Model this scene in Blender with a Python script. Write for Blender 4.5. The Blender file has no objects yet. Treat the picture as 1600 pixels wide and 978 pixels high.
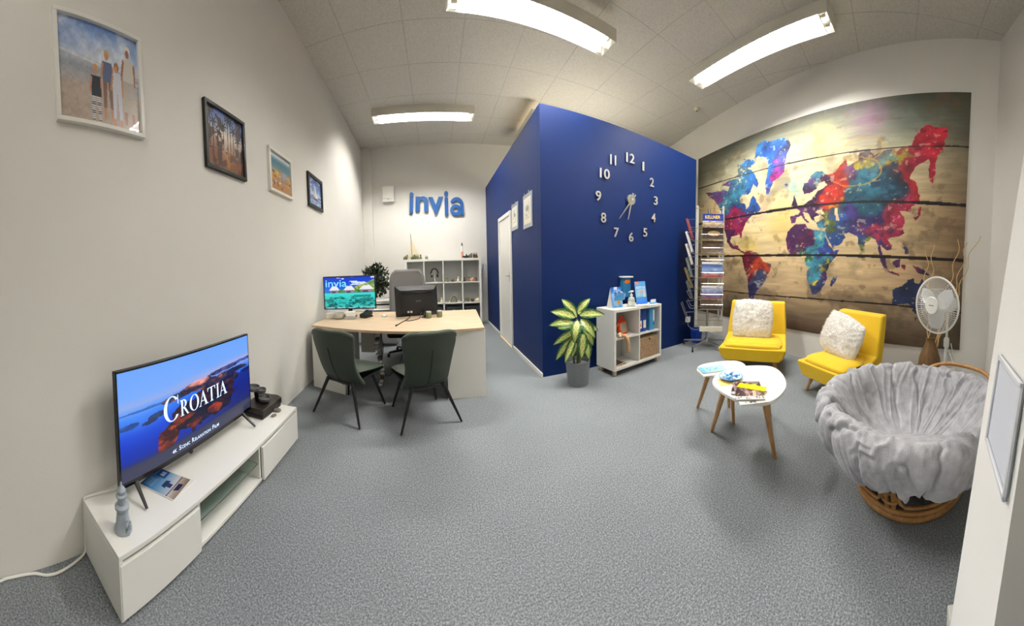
import bpy, math, random
import numpy as np
from mathutils import Matrix, Vector
PI = math.pi
R_ = math.radians
random.seed(4)
C = bpy.context.scene.collection
SC = bpy.context.scene

# ---------------------------------------------------------------- camera
EYE = 1.4176
cd = bpy.data.cameras.new('camera')
cam = bpy.data.objects.new('camera', cd)
C.objects.link(cam)
cam.location = (0, 0, EYE)
cam.rotation_euler = (PI / 2 - .05, 0, -.61689)
F, CX, CY = 454.574, 962.357, 437.448          # cylinder focal length and centre for the 1600x978 frame
cd.type = 'PANO'
cd.panorama_type = 'CENTRAL_CYLINDRICAL'
cd.central_cylindrical_range_u_min = -CX / F
cd.central_cylindrical_range_u_max = (1600 - CX) / F
cd.central_cylindrical_range_v_min = -(978 - CY) / F
cd.central_cylindrical_range_v_max = CY / F
cd.central_cylindrical_radius = 1.0
cd.clip_start = .01
SC.camera = cam

# ---------------------------------------------------------------- world, exposure
W = bpy.data.worlds.new('world')
SC.world = W
W.use_nodes = True
W.node_tree.nodes['Background'].inputs[0].default_value = (.9, .95, 1, 1)
W.node_tree.nodes['Background'].inputs[1].default_value = .05
SC.view_settings.view_transform = 'Standard'
SC.view_settings.look = 'None'
SC.view_settings.gamma = 1
SC.view_settings.use_curve_mapping = False
SC.view_settings.exposure = 0.0
TUBE = 420.0           # radiance of the fluorescent tubes
WARM = 46.0          # watts of the warm lamp in the walled-off room
CEIL = 4.475
REAR = 48.0           # watts of an unseen fill light, added to brighten left wall and pier
rl = bpy.data.lights.new('rear_fill', 'AREA')
rl.energy = REAR
rl.color = (1, .97, .92)
rl.shape = 'RECTANGLE'
rl.size, rl.size_y = 1.9, .26
ro = bpy.data.objects.new('rear_fill', rl)
C.objects.link(ro)
ro.location = (.5, -.75, CEIL - .15)

# ---------------------------------------------------------------- colour and materials
def lin(c):
    return tuple(((v / 255) / 12.92 if v / 255 <= .04045 else ((v / 255 + .055) / 1.055) ** 2.4) for v in c)

def mat(name, rgb, rough=.5, metal=0., var=.0, scale=30., bump=0., bscale=200., sheen=0., spec=.5, emit=0., trans=0., alpha=1., coat=0., stretch=None):
    m = bpy.data.materials.new(name)
    m.use_nodes = True
    nt = m.node_tree
    b = nt.nodes['Principled BSDF']
    c = lin(rgb)
    b.inputs['Base Color'].default_value = (*c, 1)
    b.inputs['Roughness'].default_value = rough
    b.inputs['Metallic'].default_value = metal
    b.inputs['Specular IOR Level'].default_value = spec
    b.inputs['Sheen Weight'].default_value = sheen
    b.inputs['Coat Weight'].default_value = coat
    b.inputs['Transmission Weight'].default_value = trans
    b.inputs['Alpha'].default_value = alpha
    if emit:
        b.inputs['Emission Color'].default_value = (*c, 1)
        b.inputs['Emission Strength'].default_value = emit
    if var or bump:
        tc = nt.nodes.new('ShaderNodeTexCoord')
        src = tc.outputs['Object']
        if stretch:
            mp = nt.nodes.new('ShaderNodeMapping')
            mp.inputs['Scale'].default_value = stretch
            nt.links.new(src, mp.inputs[0])
            src = mp.outputs[0]
        if var:
            n = nt.nodes.new('ShaderNodeTexNoise')
            n.inputs['Scale'].default_value = scale
            n.inputs['Detail'].default_value = 5
            nt.links.new(src, n.inputs['Vector'])
            r = nt.nodes.new('ShaderNodeValToRGB')
            r.color_ramp.elements[0].position = .3
            r.color_ramp.elements[1].position = .7
            r.color_ramp.elements[0].color = (*[max(0, v * (1 - var)) for v in c], 1)
            r.color_ramp.elements[1].color = (*[min(1, v * (1 + var)) for v in c], 1)
            nt.links.new(n.outputs['Fac'], r.inputs[0])
            nt.links.new(r.outputs[0], b.inputs['Base Color'])
        if bump:
            n2 = nt.nodes.new('ShaderNodeTexNoise')
            n2.inputs['Scale'].default_value = bscale
            n2.inputs['Detail'].default_value = 3
            nt.links.new(src, n2.inputs['Vector'])
            bp = nt.nodes.new('ShaderNodeBump')
            bp.inputs['Strength'].default_value = bump
            bp.inputs['Distance'].default_value = .004
            nt.links.new(n2.outputs['Fac'], bp.inputs['Height'])
            nt.links.new(bp.outputs[0], b.inputs['Normal'])
    return m

def attr_mat(name, rough=.5, emit=0., spec=.4, coat=0.):
    m = bpy.data.materials.new(name)
    m.use_nodes = True
    nt = m.node_tree
    b = nt.nodes['Principled BSDF']
    a = nt.nodes.new('ShaderNodeAttribute')
    a.attribute_name = 'Col'
    b.inputs['Roughness'].default_value = rough
    b.inputs['Specular IOR Level'].default_value = spec
    b.inputs['Coat Weight'].default_value = coat
    b.inputs['Coat Roughness'].default_value = .02
    if emit:
        b.inputs['Base Color'].default_value = (.01, .01, .012, 1)
        nt.links.new(a.outputs['Color'], b.inputs['Emission Color'])
        b.inputs['Emission Strength'].default_value = emit
    else:
        nt.links.new(a.outputs['Color'], b.inputs['Base Color'])
    return m

def wood_mat(name, ca, cb, rough=.45, stretch=(1, 14, 14), scale=3.):
    m = bpy.data.materials.new(name)
    m.use_nodes = True
    nt = m.node_tree
    b = nt.nodes['Principled BSDF']
    b.inputs['Roughness'].default_value = rough
    tc = nt.nodes.new('ShaderNodeTexCoord')
    mp = nt.nodes.new('ShaderNodeMapping')
    mp.inputs['Scale'].default_value = stretch
    n = nt.nodes.new('ShaderNodeTexNoise')
    n.inputs['Scale'].default_value = scale
    n.inputs['Detail'].default_value = 8
    n.inputs['Roughness'].default_value = .65
    r = nt.nodes.new('ShaderNodeValToRGB')
    r.color_ramp.elements[0].position = .33
    r.color_ramp.elements[1].position = .68
    r.color_ramp.elements[0].color = (*lin(ca), 1)
    r.color_ramp.elements[1].color = (*lin(cb), 1)
    nt.links.new(tc.outputs['Object'], mp.inputs[0])
    nt.links.new(mp.outputs[0], n.inputs['Vector'])
    nt.links.new(n.outputs['Fac'], r.inputs[0])
    nt.links.new(r.outputs[0], b.inputs['Base Color'])
    return m

def carpet_mat():
    m = bpy.data.materials.new('carpet')
    m.use_nodes = True
    nt = m.node_tree
    b = nt.nodes['Principled BSDF']
    b.inputs['Roughness'].default_value = .95
    b.inputs['Specular IOR Level'].default_value = .1
    tc = nt.nodes.new('ShaderNodeTexCoord')
    def noise(s, d, ro=.6):
        n = nt.nodes.new('ShaderNodeTexNoise')
        n.inputs['Scale'].default_value = s
        n.inputs['Detail'].default_value = d
        n.inputs['Roughness'].default_value = ro
        nt.links.new(tc.outputs['Object'], n.inputs['Vector'])
        return n
    n1 = noise(118, 4, .8)
    r = nt.nodes.new('ShaderNodeValToRGB')
    e = r.color_ramp.elements
    e[0].position, e[0].color = .34, (*lin((82, 86, 90)), 1)
    e[1].position, e[1].color = .67, (*lin((174, 179, 181)), 1)
    k = e.new(.5)
    k.color = (*lin((126, 131, 134)), 1)
    nt.links.new(n1.outputs['Fac'], r.inputs[0])
    n2 = noise(1.3, 3)
    mx = nt.nodes.new('ShaderNodeMix')
    mx.data_type = 'RGBA'
    mx.blend_type = 'MULTIPLY'
    mx.inputs[0].default_value = .35
    r2 = nt.nodes.new('ShaderNodeValToRGB')
    r2.color_ramp.elements[0].position = .35
    r2.color_ramp.elements[0].color = (.72, .72, .74, 1)
    r2.color_ramp.elements[1].position = .65
    r2.color_ramp.elements[1].color = (1, 1, 1, 1)
    nt.links.new(n2.outputs['Fac'], r2.inputs[0])
    nt.links.new(r.outputs[0], mx.inputs[6])
    nt.links.new(r2.outputs[0], mx.inputs[7])
    nt.links.new(mx.outputs[2], b.inputs['Base Color'])
    n3 = noise(260, 3)
    bp = nt.nodes.new('ShaderNodeBump')
    bp.inputs['Strength'].default_value = .5
    bp.inputs['Distance'].default_value = .006
    nt.links.new(n3.outputs['Fac'], bp.inputs['Height'])
    nt.links.new(bp.outputs[0], b.inputs['Normal'])
    return m

def ceiling_mat(ox, oy, tile):
    """mineral-fibre tiles with thin joints"""
    m = bpy.data.materials.new('ceiling_tiles')
    m.use_nodes = True
    nt = m.node_tree
    b = nt.nodes['Principled BSDF']
    b.inputs['Roughness'].default_value = .9
    tc = nt.nodes.new('ShaderNodeTexCoord')
    sp = nt.nodes.new('ShaderNodeSeparateXYZ')
    nt.links.new(tc.outputs['Object'], sp.inputs[0])
    def mth(op, a, v=None, c=None):
        n = nt.nodes.new('ShaderNodeMath')
        n.operation = op
        for i, q in enumerate((a, v, c)):
            if q is None:
                continue
            if isinstance(q, (int, float)):
                n.inputs[i].default_value = q
            else:
                nt.links.new(q, n.inputs[i])
        return n.outputs[0]
    ds = []
    for o, off in ((sp.outputs[0], ox), (sp.outputs[1], oy)):
        f = mth('FRACT', mth('DIVIDE', mth('SUBTRACT', o, off), tile))
        ds.append(mth('MULTIPLY', mth('MINIMUM', f, mth('SUBTRACT', 1.0, f)), tile))
    d = mth('MINIMUM', ds[0], ds[1])
    j = mth('LESS_THAN', d, .006)
    n = nt.nodes.new('ShaderNodeTexNoise')
    n.inputs['Scale'].default_value = 60
    n.inputs['Detail'].default_value = 6
    nt.links.new(tc.outputs['Object'], n.inputs['Vector'])
    r = nt.nodes.new('ShaderNodeValToRGB')
    r.color_ramp.elements[0].position = .3
    r.color_ramp.elements[0].color = (*lin((188, 185, 177)), 1)
    r.color_ramp.elements[1].position = .6
    r.color_ramp.elements[1].color = (*lin((204, 201, 193)), 1)
    nt.links.new(n.outputs['Fac'], r.inputs[0])
    n4 = nt.nodes.new('ShaderNodeTexNoise')
    n4.inputs['Scale'].default_value = 1.1
    nt.links.new(tc.outputs['Object'], n4.inputs['Vector'])
    jm = mth('MULTIPLY', j, mth('MULTIPLY', n4.outputs['Fac'], .62))
    mx = nt.nodes.new('ShaderNodeMix')
    mx.data_type = 'RGBA'
    nt.links.new(jm, mx.inputs[0])
    nt.links.new(r.outputs[0], mx.inputs[6])
    mx.inputs[7].default_value = (*lin((105, 102, 96)), 1)
    nt.links.new(mx.outputs[2], b.inputs['Base Color'])
    return m

def woven_mat():
    m = bpy.data.materials.new('seagrass')
    m.use_nodes = True
    nt = m.node_tree
    b = nt.nodes['Principled BSDF']
    b.inputs['Roughness'].default_value = .8
    tc = nt.nodes.new('ShaderNodeTexCoord')
    w1 = nt.nodes.new('ShaderNodeTexBrick')
    w1.inputs['Scale'].default_value = 26
    w1.inputs['Mortar Size'].default_value = .03
    w1.inputs['Color1'].default_value = (*lin((214, 184, 148)), 1)
    w1.inputs['Color2'].default_value = (*lin((176, 142, 106)), 1)
    w1.inputs['Mortar'].default_value = (*lin((70, 48, 32)), 1)
    mp = nt.nodes.new('ShaderNodeMapping')
    mp.inputs['Rotation'].default_value = (PI / 2, 0, 0)
    nt.links.new(tc.outputs['Object'], mp.inputs[0])
    nt.links.new(mp.outputs[0], w1.inputs['Vector'])
    nt.links.new(w1.outputs[0], b.inputs['Base Color'])
    bp = nt.nodes.new('ShaderNodeBump')
    bp.inputs['Strength'].default_value = .6
    nt.links.new(w1.outputs['Fac'], bp.inputs['Height'])
    bp.invert = True
    nt.links.new(bp.outputs[0], b.inputs['Normal'])
    return m

M = dict(
    wall=mat('wall_paint', (225, 222, 214), .8, var=.012, scale=3, bump=.12, bscale=120, spec=.25),
    white=mat('white_foil', (232, 230, 222), .4, spec=.4),
    gloss=mat('white_gloss', (236, 235, 228), .22, spec=.5),
    blue=mat('blue_paint', (4, 34, 88), .55, var=.03, scale=5, bump=.1, bscale=150, spec=.22),
    carpet=carpet_mat(),
    black=mat('black_plastic', (16, 16, 17), .38),
    blackgloss=mat('black_gloss', (8, 8, 9), .12),
    dark=mat('dark_fabric', (42, 44, 48), .85, var=.15, scale=200),
    green=mat('green_velour', (50, 60, 48), .75, var=.06, scale=8, bump=.2, bscale=500, sheen=.1),
    yellow=mat('yellow_fabric', (232, 190, 20), .75, var=.04, scale=60, bump=.25, bscale=700, sheen=.15),
    yseam=mat('yellow_seam', (176, 138, 12), .8),
    oak=wood_mat('light_oak', (184, 158, 126), (214, 190, 158)),
    birch=wood_mat('birch', (206, 178, 138), (226, 204, 168), stretch=(14, 14, 1)),
    leg=wood_mat('beech', (172, 124, 70), (200, 154, 98), stretch=(14, 14, 1.2)),
    rattan=wood_mat('rattan', (150, 104, 54), (190, 140, 80), .45, stretch=(6, 6, 6)),
    brownwood=wood_mat('brown_vase_wood', (88, 62, 32), (122, 90, 52), .5, stretch=(8, 8, 2)),
    numeral=mat('numeral_silver', (196, 194, 188), .35, .45),
    pier=mat('pier_lit_white', (246, 244, 239), .7, bump=.1, bscale=120),  # whiter than the wall paint: the pier's brighter light is put into its colour
    chrome=mat('chrome', (205, 205, 205), .22, 1.),
    steel=mat('steel', (170, 170, 168), .35, .9),
    silver=mat('silver_plastic', (200, 200, 197), .35, .25),
    grey=mat('grey_plastic', (120, 122, 124), .5),
    lgrey=mat('light_grey', (188, 188, 184), .55),
    concrete=mat('pot_grey', (124, 128, 132), .6, var=.05, scale=40),
    soil=mat('soil', (48, 36, 26), .95, var=.4, scale=80, bump=.8, bscale=90),
    stem=mat('plant_stem', (92, 104, 52), .6, var=.2, scale=20),
    leafdark=mat('leaf_dark', (34, 50, 28), .4, var=.35, scale=12),
    fur=mat('white_fur', (247, 243, 235), .95, var=.05, scale=25, bump=.5, bscale=130, sheen=.3),
    plush=mat('grey_plush', (168, 168, 172), .9, var=.22, scale=16, bump=.7, bscale=170, sheen=.5),
    mesh=mat('chair_mesh_grey', (122, 120, 118), .8, var=.06, scale=300),
    paper=mat('paper', (236, 234, 228), .7),
    pages=mat('paper_pages', (225, 222, 214), .8),
    stone=mat('pebble', (116, 112, 100), .8, var=.2, scale=60),
    slate=mat('fountain_stone', (88, 90, 92), .6, var=.25, scale=40),
    darkwood=mat('dark_stained_wood', (34, 26, 22), .35, var=.3, scale=20),
    ltower=mat('bluish_grey_ceramic', (158, 168, 176), .45, var=.06, scale=30),
    tube=mat('tube_light', (255, 252, 247), .4, emit=TUBE),
    lamp=mat('lamp_housing', (214, 210, 196), .5),
    reflector=mat('lamp_reflector', (240, 240, 238), .25, .3),
    joint=mat('joint_dark', (60, 58, 54), .8),
    signblue=mat('sign_blue', (16, 84, 152), .45),
    cream=mat('cream_plastic', (226, 218, 196), .5),
    binderblue=mat('binder_blue', (18, 66, 160), .45),
    binderlight=mat('binder_light_blue', (70, 150, 205), .45),
    bucket=mat('bucket_blue', (16, 72, 190), .4),
    red=mat('red_plastic', (205, 48, 26), .35),
    orange=mat('orange_plastic', (236, 120, 40), .4),
    weave=woven_mat(),
    twig=mat('twig', (206, 172, 116), .7, var=.15, scale=30),
    clear=mat('clear_acrylic', (245, 248, 250), .05, trans=.95, spec=.4),
    frost=mat('clear_plate', (228, 236, 240), .25, trans=.55),
    glassshelf=mat('glass_shelf', (205, 222, 214), .03, trans=.9),
    print=attr_mat('print', .45),
    framed=attr_mat('framed_print', .3, coat=1.),
    glossprint=attr_mat('gloss_print', .22, coat=.2),
    mural=attr_mat('mural_print', .6, spec=.3),
    leafmat=attr_mat('variegated_leaf', .38),
    screen=attr_mat('lcd_screen', .15, emit=1.0),
    titlewhite=mat('screen_text', (205, 225, 250), .4, emit=.8),
    titleblue=mat('screen_text_blue', (120, 200, 245), .4, emit=.75),
    bottle=mat('bottle_clear', (226, 230, 222), .2, trans=.35),
    jar=mat('moss_jar', (120, 128, 96), .5, var=.4, scale=120),
    skin=mat('figure_cream', (214, 200, 170), .6, var=.25, scale=60),
    olive=mat('figure_olive', (112, 112, 78), .7, var=.4, scale=60),
    brown=mat('figure_brown', (92, 66, 46), .6, var=.3, scale=60),
    pink=mat('figure_pink', (214, 150, 130), .6),
    sail=mat('sail_cloth', (226, 216, 184), .8),
    brass=mat('rack_brass', (176, 160, 120), .3, .8),
    outlet=mat('outlet_white', (238, 238, 232), .35),
    napkin=mat('yellow_napkin', (246, 214, 130), .8),
    notelet=mat('yellow_leaflet', (250, 214, 0), .6),
    leafcard=mat('leaf_card_dark', (44, 38, 36), .5),
    candyblue=mat('sweet_blue', (70, 150, 220), .3),
    candywhite=mat('sweet_white', (226, 236, 244), .3),
    strap=mat('toy_orange_white', (228, 170, 120), .7, var=.45, scale=70),
)

# ---------------------------------------------------------------- mesh helpers
class MB:
    def __init__(s):
        s.v, s.f = [], []
    def add(s, vs, fs):
        o = len(s.v)
        s.v += [tuple(p) for p in vs]
        s.f += [tuple(i + o for i in f) for f in fs]
        return s
    def xf(s, m, start=0):
        for i in range(start, len(s.v)):
            s.v[i] = tuple(m @ Vector(s.v[i]))
        return s
    def box(s, x0, x1, y0, y1, z0, z1):
        vs = [(x, y, z) for z in (z0, z1) for y in (y0, y1) for x in (x0, x1)]
        return s.add(vs, [(0, 2, 3, 1), (4, 5, 7, 6), (0, 1, 5, 4), (2, 6, 7, 3), (0, 4, 6, 2), (1, 3, 7, 5)])
    def prism(s, poly, z0, z1, m=None):
        n = len(poly)
        vs = [(p[0], p[1], z0) for p in poly] + [(p[0], p[1], z1) for p in poly]
        if m is not None:
            vs = [tuple(m @ Vector(v)) for v in vs]
        fs = [tuple(range(n - 1, -1, -1)), tuple(range(n, 2 * n))]
        fs += [(i, (i + 1) % n, n + (i + 1) % n, n + i) for i in range(n)]
        return s.add(vs, fs)
    def tube(s, pts, r, n=8, closed=False, cap=True):
        P = [Vector(p) for p in pts]
        k = len(P)
        rr = r if isinstance(r, (list, tuple)) else [r] * k
        vs = []
        up = None
        for i in range(k):
            a = P[(i - 1) % k] if (closed or i > 0) else P[i]
            b = P[(i + 1) % k] if (closed or i < k - 1) else P[i]
            t = (b - a).normalized()
            if up is None:
                up = Vector((0, 0, 1)) if abs(t.z) < .9 else Vector((1, 0, 0))
            u = (up - t * up.dot(t))
            u = u.normalized() if u.length > 1e-5 else t.orthogonal().normalized()
            up = u
            w = t.cross(u)
            for j in range(n):
                a_ = 2 * PI * j / n
                vs.append(P[i] + (u * math.cos(a_) + w * math.sin(a_)) * rr[i])
        fs = []
        for i in range(k if closed else k - 1):
            i2 = (i + 1) % k
            for j in range(n):
                j2 = (j + 1) % n
                fs.append((i * n + j, i * n + j2, i2 * n + j2, i2 * n + j))
        if cap and not closed:
            fs.append(tuple(range(n - 1, -1, -1)))
            fs.append(tuple((k - 1) * n + j for j in range(n)))
        return s.add(vs, fs)
    def lathe(s, prof, n=24, c=(0, 0, 0), cap=True):
        vs = []
        for r, z in prof:
            for j in range(n):
                a = 2 * PI * j / n
                vs.append((c[0] + r * math.cos(a), c[1] + r * math.sin(a), c[2] + z))
        fs = []
        for i in range(len(prof) - 1):
            for j in range(n):
                j2 = (j + 1) % n
                fs.append((i * n + j, i * n + j2, (i + 1) * n + j2, (i + 1) * n + j))
        if cap:
            fs.append(tuple(range(n - 1, -1, -1)))
            fs.append(tuple((len(prof) - 1) * n + j for j in range(n)))
        return s.add(vs, fs)
    def ball(s, c, r, n=12, sc=(1, 1, 1)):
        vs, fs = [], []
        k = n // 2
        for i in range(k + 1):
            th = PI * i / k
            for j in range(n):
                a = 2 * PI * j / n
                vs.append((c[0] + r * sc[0] * math.sin(th) * math.cos(a), c[1] + r * sc[1] * math.sin(th) * math.sin(a), c[2] - r * sc[2] * math.cos(th)))
        for i in range(k):
            for j in range(n):
                j2 = (j + 1) % n
                fs.append((i * n + j, i * n + j2, (i + 1) * n + j2, (i + 1) * n + j))
        return s.add(vs, fs)
    def grid(s, fn, nu, nv, cu=False):
        vs = [fn(i / (nu if cu else nu - 1), j / (nv - 1)) for j in range(nv) for i in range(nu)]
        fs = []
        for j in range(nv - 1):
            for i in range(nu if cu else nu - 1):
                i2 = (i + 1) % nu
                fs.append((j * nu + i, j * nu + i2, (j + 1) * nu + i2, (j + 1) * nu + i))
        return s.add(vs, fs)
    def obj(s, name, m, parent=None, loc=None, rot=None, bevel=0., smooth=True, sub=0, angle=38, solid=0., segs=2):
        me = bpy.data.meshes.new(name)
        me.from_pydata(s.v, [], s.f)
        me.validate()
        me.update()
        o = bpy.data.objects.new(name, me)
        C.objects.link(o)
        me.materials.append(m)
        if smooth:
            me.shade_smooth()
            if not sub:
                me.set_sharp_from_angle(angle=R_(angle))
        if solid:
            k = o.modifiers.new('thickness', 'SOLIDIFY')
            k.thickness = solid
            k.offset = 0
        if bevel:
            k = o.modifiers.new('bevel', 'BEVEL')
            k.width = bevel
            k.segments = segs
            k.limit_method = 'ANGLE'
            k.angle_limit = R_(40)
        if sub:
            k = o.modifiers.new('subdivision', 'SUBSURF')
            k.levels = k.render_levels = sub
        if parent is not None:
            o.parent = parent
        if loc is not None:
            o.location = loc
        if rot is not None:
            o.rotation_euler = rot
        return o

def tag(o, label=None, cat=None, group=None, kind=None):
    if label: o['label'] = label
    if cat: o['category'] = cat
    if group: o['group'] = group
    if kind: o['kind'] = kind
    return o

def thing(name, label, cat, loc=(0, 0, 0), rz=0., group=None):
    o = bpy.data.objects.new(name, None)
    C.objects.link(o)
    o.empty_display_size = .1
    o.location = loc
    o.rotation_euler = (0, 0, rz)
    return tag(o, label, cat, group)

def struct(name, mb, m, **k):
    o = mb.obj(name, m, **k)
    o['kind'] = 'structure'
    return o

def recalc(o):
    import bmesh
    b = bmesh.new()
    b.from_mesh(o.data)
    bmesh.ops.recalc_face_normals(b, faces=b.faces)
    b.to_mesh(o.data)
    b.free()
    return o

def smooth_loop(poly, it=2):
    for _ in range(it):
        q = []
        for i in range(len(poly)):
            a, b = poly[i], poly[(i + 1) % len(poly)]
            q.append(tuple(.75 * a[k] + .25 * b[k] for k in range(len(a))))
            q.append(tuple(.25 * a[k] + .75 * b[k] for k in range(len(a))))
        poly = q
    return poly

def spline(pts, n=6):
    """Catmull-Rom through the points"""
    P = [Vector(p) for p in pts]
    out = []
    for i in range(len(P) - 1):
        p0, p1, p2, p3 = P[max(i - 1, 0)], P[i], P[i + 1], P[min(i + 2, len(P) - 1)]
        for k in range(n):
            t = k / n
            out.append(.5 * ((2 * p1) + (p2 - p0) * t + (2 * p0 - 5 * p1 + 4 * p2 - p3) * t * t + (3 * p1 - p0 - 3 * p2 + p3) * t ** 3))
    out.append(P[-1])
    return [tuple(p) for p in out]

# text
def text_mesh(body, bold=0., depth=.0, res=3):
    cu = bpy.data.curves.new('t', 'FONT')
    cu.body = body
    cu.size = 1
    cu.offset = bold
    cu.extrude = depth
    cu.resolution_u = res
    o = bpy.data.objects.new('t', cu)
    C.objects.link(o)
    dg = bpy.context.evaluated_depsgraph_get()
    me = bpy.data.meshes.new_from_object(o.evaluated_get(dg))
    vs = np.array([v.co[:] for v in me.vertices])
    fs = [tuple(p.vertices) for p in me.polygons]
    bpy.data.objects.remove(o)
    bpy.data.curves.remove(cu)
    bpy.data.meshes.remove(me)
    return vs, fs

def text(body, w, h, m4, bold=0., depth=0., res=3, mb=None):
    """lettering scaled to fill the w x h box whose lower left corner is the origin of m4"""
    vs, fs = text_mesh(body, bold, .5 if depth else 0, res)
    lo, hi = vs.min(0), vs.max(0)
    sx = w / (hi[0] - lo[0])
    sy = h / (hi[1] - lo[1]) if h else sx
    q = [m4 @ Vector(((v[0] - lo[0]) * sx, (v[1] - lo[1]) * sy, (v[2] + .5) * depth if depth else 0)) for v in vs]
    mb = mb or MB()
    return mb.add(q, fs)

def frame4(o, x, y):
    x, y = Vector(x).normalized(), Vector(y).normalized()
    z = x.cross(y)
    m = Matrix.Identity(4)
    for i in range(3):
        m[i][0], m[i][1], m[i][2], m[i][3] = x[i], y[i], z[i], o[i]
    return m

# prints: a fine grid of vertices carrying the printed colour
def vnoise(x, y, seed=0):
    xi, yi = np.floor(x).astype(np.int64), np.floor(y).astype(np.int64)
    fx, fy = x - xi, y - yi
    fx, fy = fx * fx * (3 - 2 * fx), fy * fy * (3 - 2 * fy)
    def h(a, b):
        n = (a * 374761393 + b * 668265263 + seed * 974634777) & 0x7fffffff
        n = ((n ^ (n >> 13)) * 1274126177) & 0x7fffffff
        return ((n ^ (n >> 16)) & 0xffff) / 65535.
    return (h(xi, yi) * (1 - fx) + h(xi + 1, yi) * fx) * (1 - fy) + (h(xi, yi + 1) * (1 - fx) + h(xi + 1, yi + 1) * fx) * fy

def fbm(x, y, oct=5, seed=0, g=.55):
    a, s, t = 1., 0., 0.
    for i in range(oct):
        s = s + a * vnoise(x * 2 ** i, y * 2 ** i, seed + i * 17)
        t += a
        a *= g
    return s / t

def inpoly(U, V, poly):
    r = np.zeros(U.shape, bool)
    n = len(poly)
    for i in range(n):
        x0, y0 = poly[i]
        x1, y1 = poly[(i + 1) % n]
        if y0 == y1:
            continue
        c = ((y0 > V) != (y1 > V)) & (U < (x1 - x0) * (V - y0) / (y1 - y0) + x0)
        r ^= c
    return r

def ell(U, V, cx, cy, rx, ry, a=0.):
    x, y = U - cx, V - cy
    if a:
        x, y = x * math.cos(a) + y * math.sin(a), -x * math.sin(a) + y * math.cos(a)
    return (x / rx) ** 2 + (y / ry) ** 2 < 1

def put(col, mask, rgb, k=1.):
    mk = (mask.astype(float) * k)[..., None]
    col[:] = col * (1 - mk) + np.array(rgb, float) * mk
    return col

def grad(t, stops):
    t = np.clip(t, 0, 1)
    xs = [s[0] for s in stops]
    return np.stack([np.interp(t, xs, [s[1][k] for s in stops]) for k in range(3)], -1)

def paint(name, m, parent, o, ax, ay, w, h, nx, ny, fn, loc=None):
    """a sheet of w x h from corner o along ax and ay, printed by fn(U, V) with U, V in 0..1"""
    U, V = np.meshgrid(np.linspace(0, 1, nx), np.linspace(0, 1, ny))
    col = np.clip(fn(U, V), 0, 255) / 255.
    col = np.where(col <= .04045, col / 12.92, ((col + .055) / 1.055) ** 2.4)
    o, ax, ay = np.array(o, float), np.array(ax, float), np.array(ay, float)
    P = o + (U * w)[..., None] * ax + (V * h)[..., None] * ay
    P = P.reshape(-1, 3)
    i = np.arange(nx * ny).reshape(ny, nx)
    Q = np.stack([i[:-1, :-1], i[:-1, 1:], i[1:, 1:], i[1:, :-1]], -1).reshape(-1)
    nf = (nx - 1) * (ny - 1)
    me = bpy.data.meshes.new(name)
    me.vertices.add(nx * ny)
    me.vertices.foreach_set('co', P.ravel())
    me.loops.add(nf * 4)
    me.loops.foreach_set('vertex_index', Q)
    me.polygons.add(nf)
    me.polygons.foreach_set('loop_start', np.arange(nf) * 4)
    me.polygons.foreach_set('loop_total', np.full(nf, 4))
    me.update()
    a = me.color_attributes.new('Col', 'FLOAT_COLOR', 'POINT')
    a.data.foreach_set('color', np.concatenate([col.reshape(-1, 3), np.ones((nx * ny, 1))], 1).ravel())
    me.materials.append(m)
    ob = bpy.data.objects.new(name, me)
    C.objects.link(ob)
    if parent is not None:
        ob.parent = parent
    if loc is not None:
        ob.location = loc
    return ob

# ================================================================= the room
def slab(name, p0, p1, z0, z1, out, m, t=.12):
    """vertical wall from p0 to p1, its thickness on the side of the vector out"""
    d = (Vector(p1) - Vector(p0)).normalized()
    n = Vector((-d.y, d.x))
    if n.dot(Vector(out)) < 0:
        n = -n
    a, b = Vector(p0), Vector(p1)
    return recalc(struct(name, MB().prism([a[:], b[:], (b + n * t)[:], (a + n * t)[:]], z0, z1), m, smooth=False))

LW = lambda y: -1.456 - .048 * y           # the left wall's face
RWX = lambda y: 3.973 + .283 * y           # the right wall's face
FWY = lambda x: 3.410 + .031 * (x - 1.288)  # the blue front
struct('floor', MB().box(-2.6, 6.6, -3.4, 7.6, -.1, 0), M['carpet'], smooth=False)
cm = ceiling_mat(-2.427 * .77, 3.791 * .77, .77)
struct('ceiling', MB().box(-2.6, 6.6, -3.4, 7.6, CEIL, CEIL + .1), cm, smooth=False)
slab('wall_left', (LW(-3.2), -3.2), (LW(7.45), 7.45), 0, CEIL, (-1, 0), M['wall'])
slab('wall_back', (LW(7.288), 7.288), (6.5, 7.288), 0, CEIL, (0, 1), M['wall'])
slab('wall_right', (RWX(-1.30), -1.30), (RWX(7.4), 7.4), 0, CEIL, (1, 0), M['wall'])
slab('wall_front', (RWX(-1.24), -1.24), (.75, -1.62), 0, CEIL, (0, -1), M['wall'])
slab('wall_rear', (.75, -1.62), (-1.4, -3.1), 0, CEIL, (0, -1), M['wall'])
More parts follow.
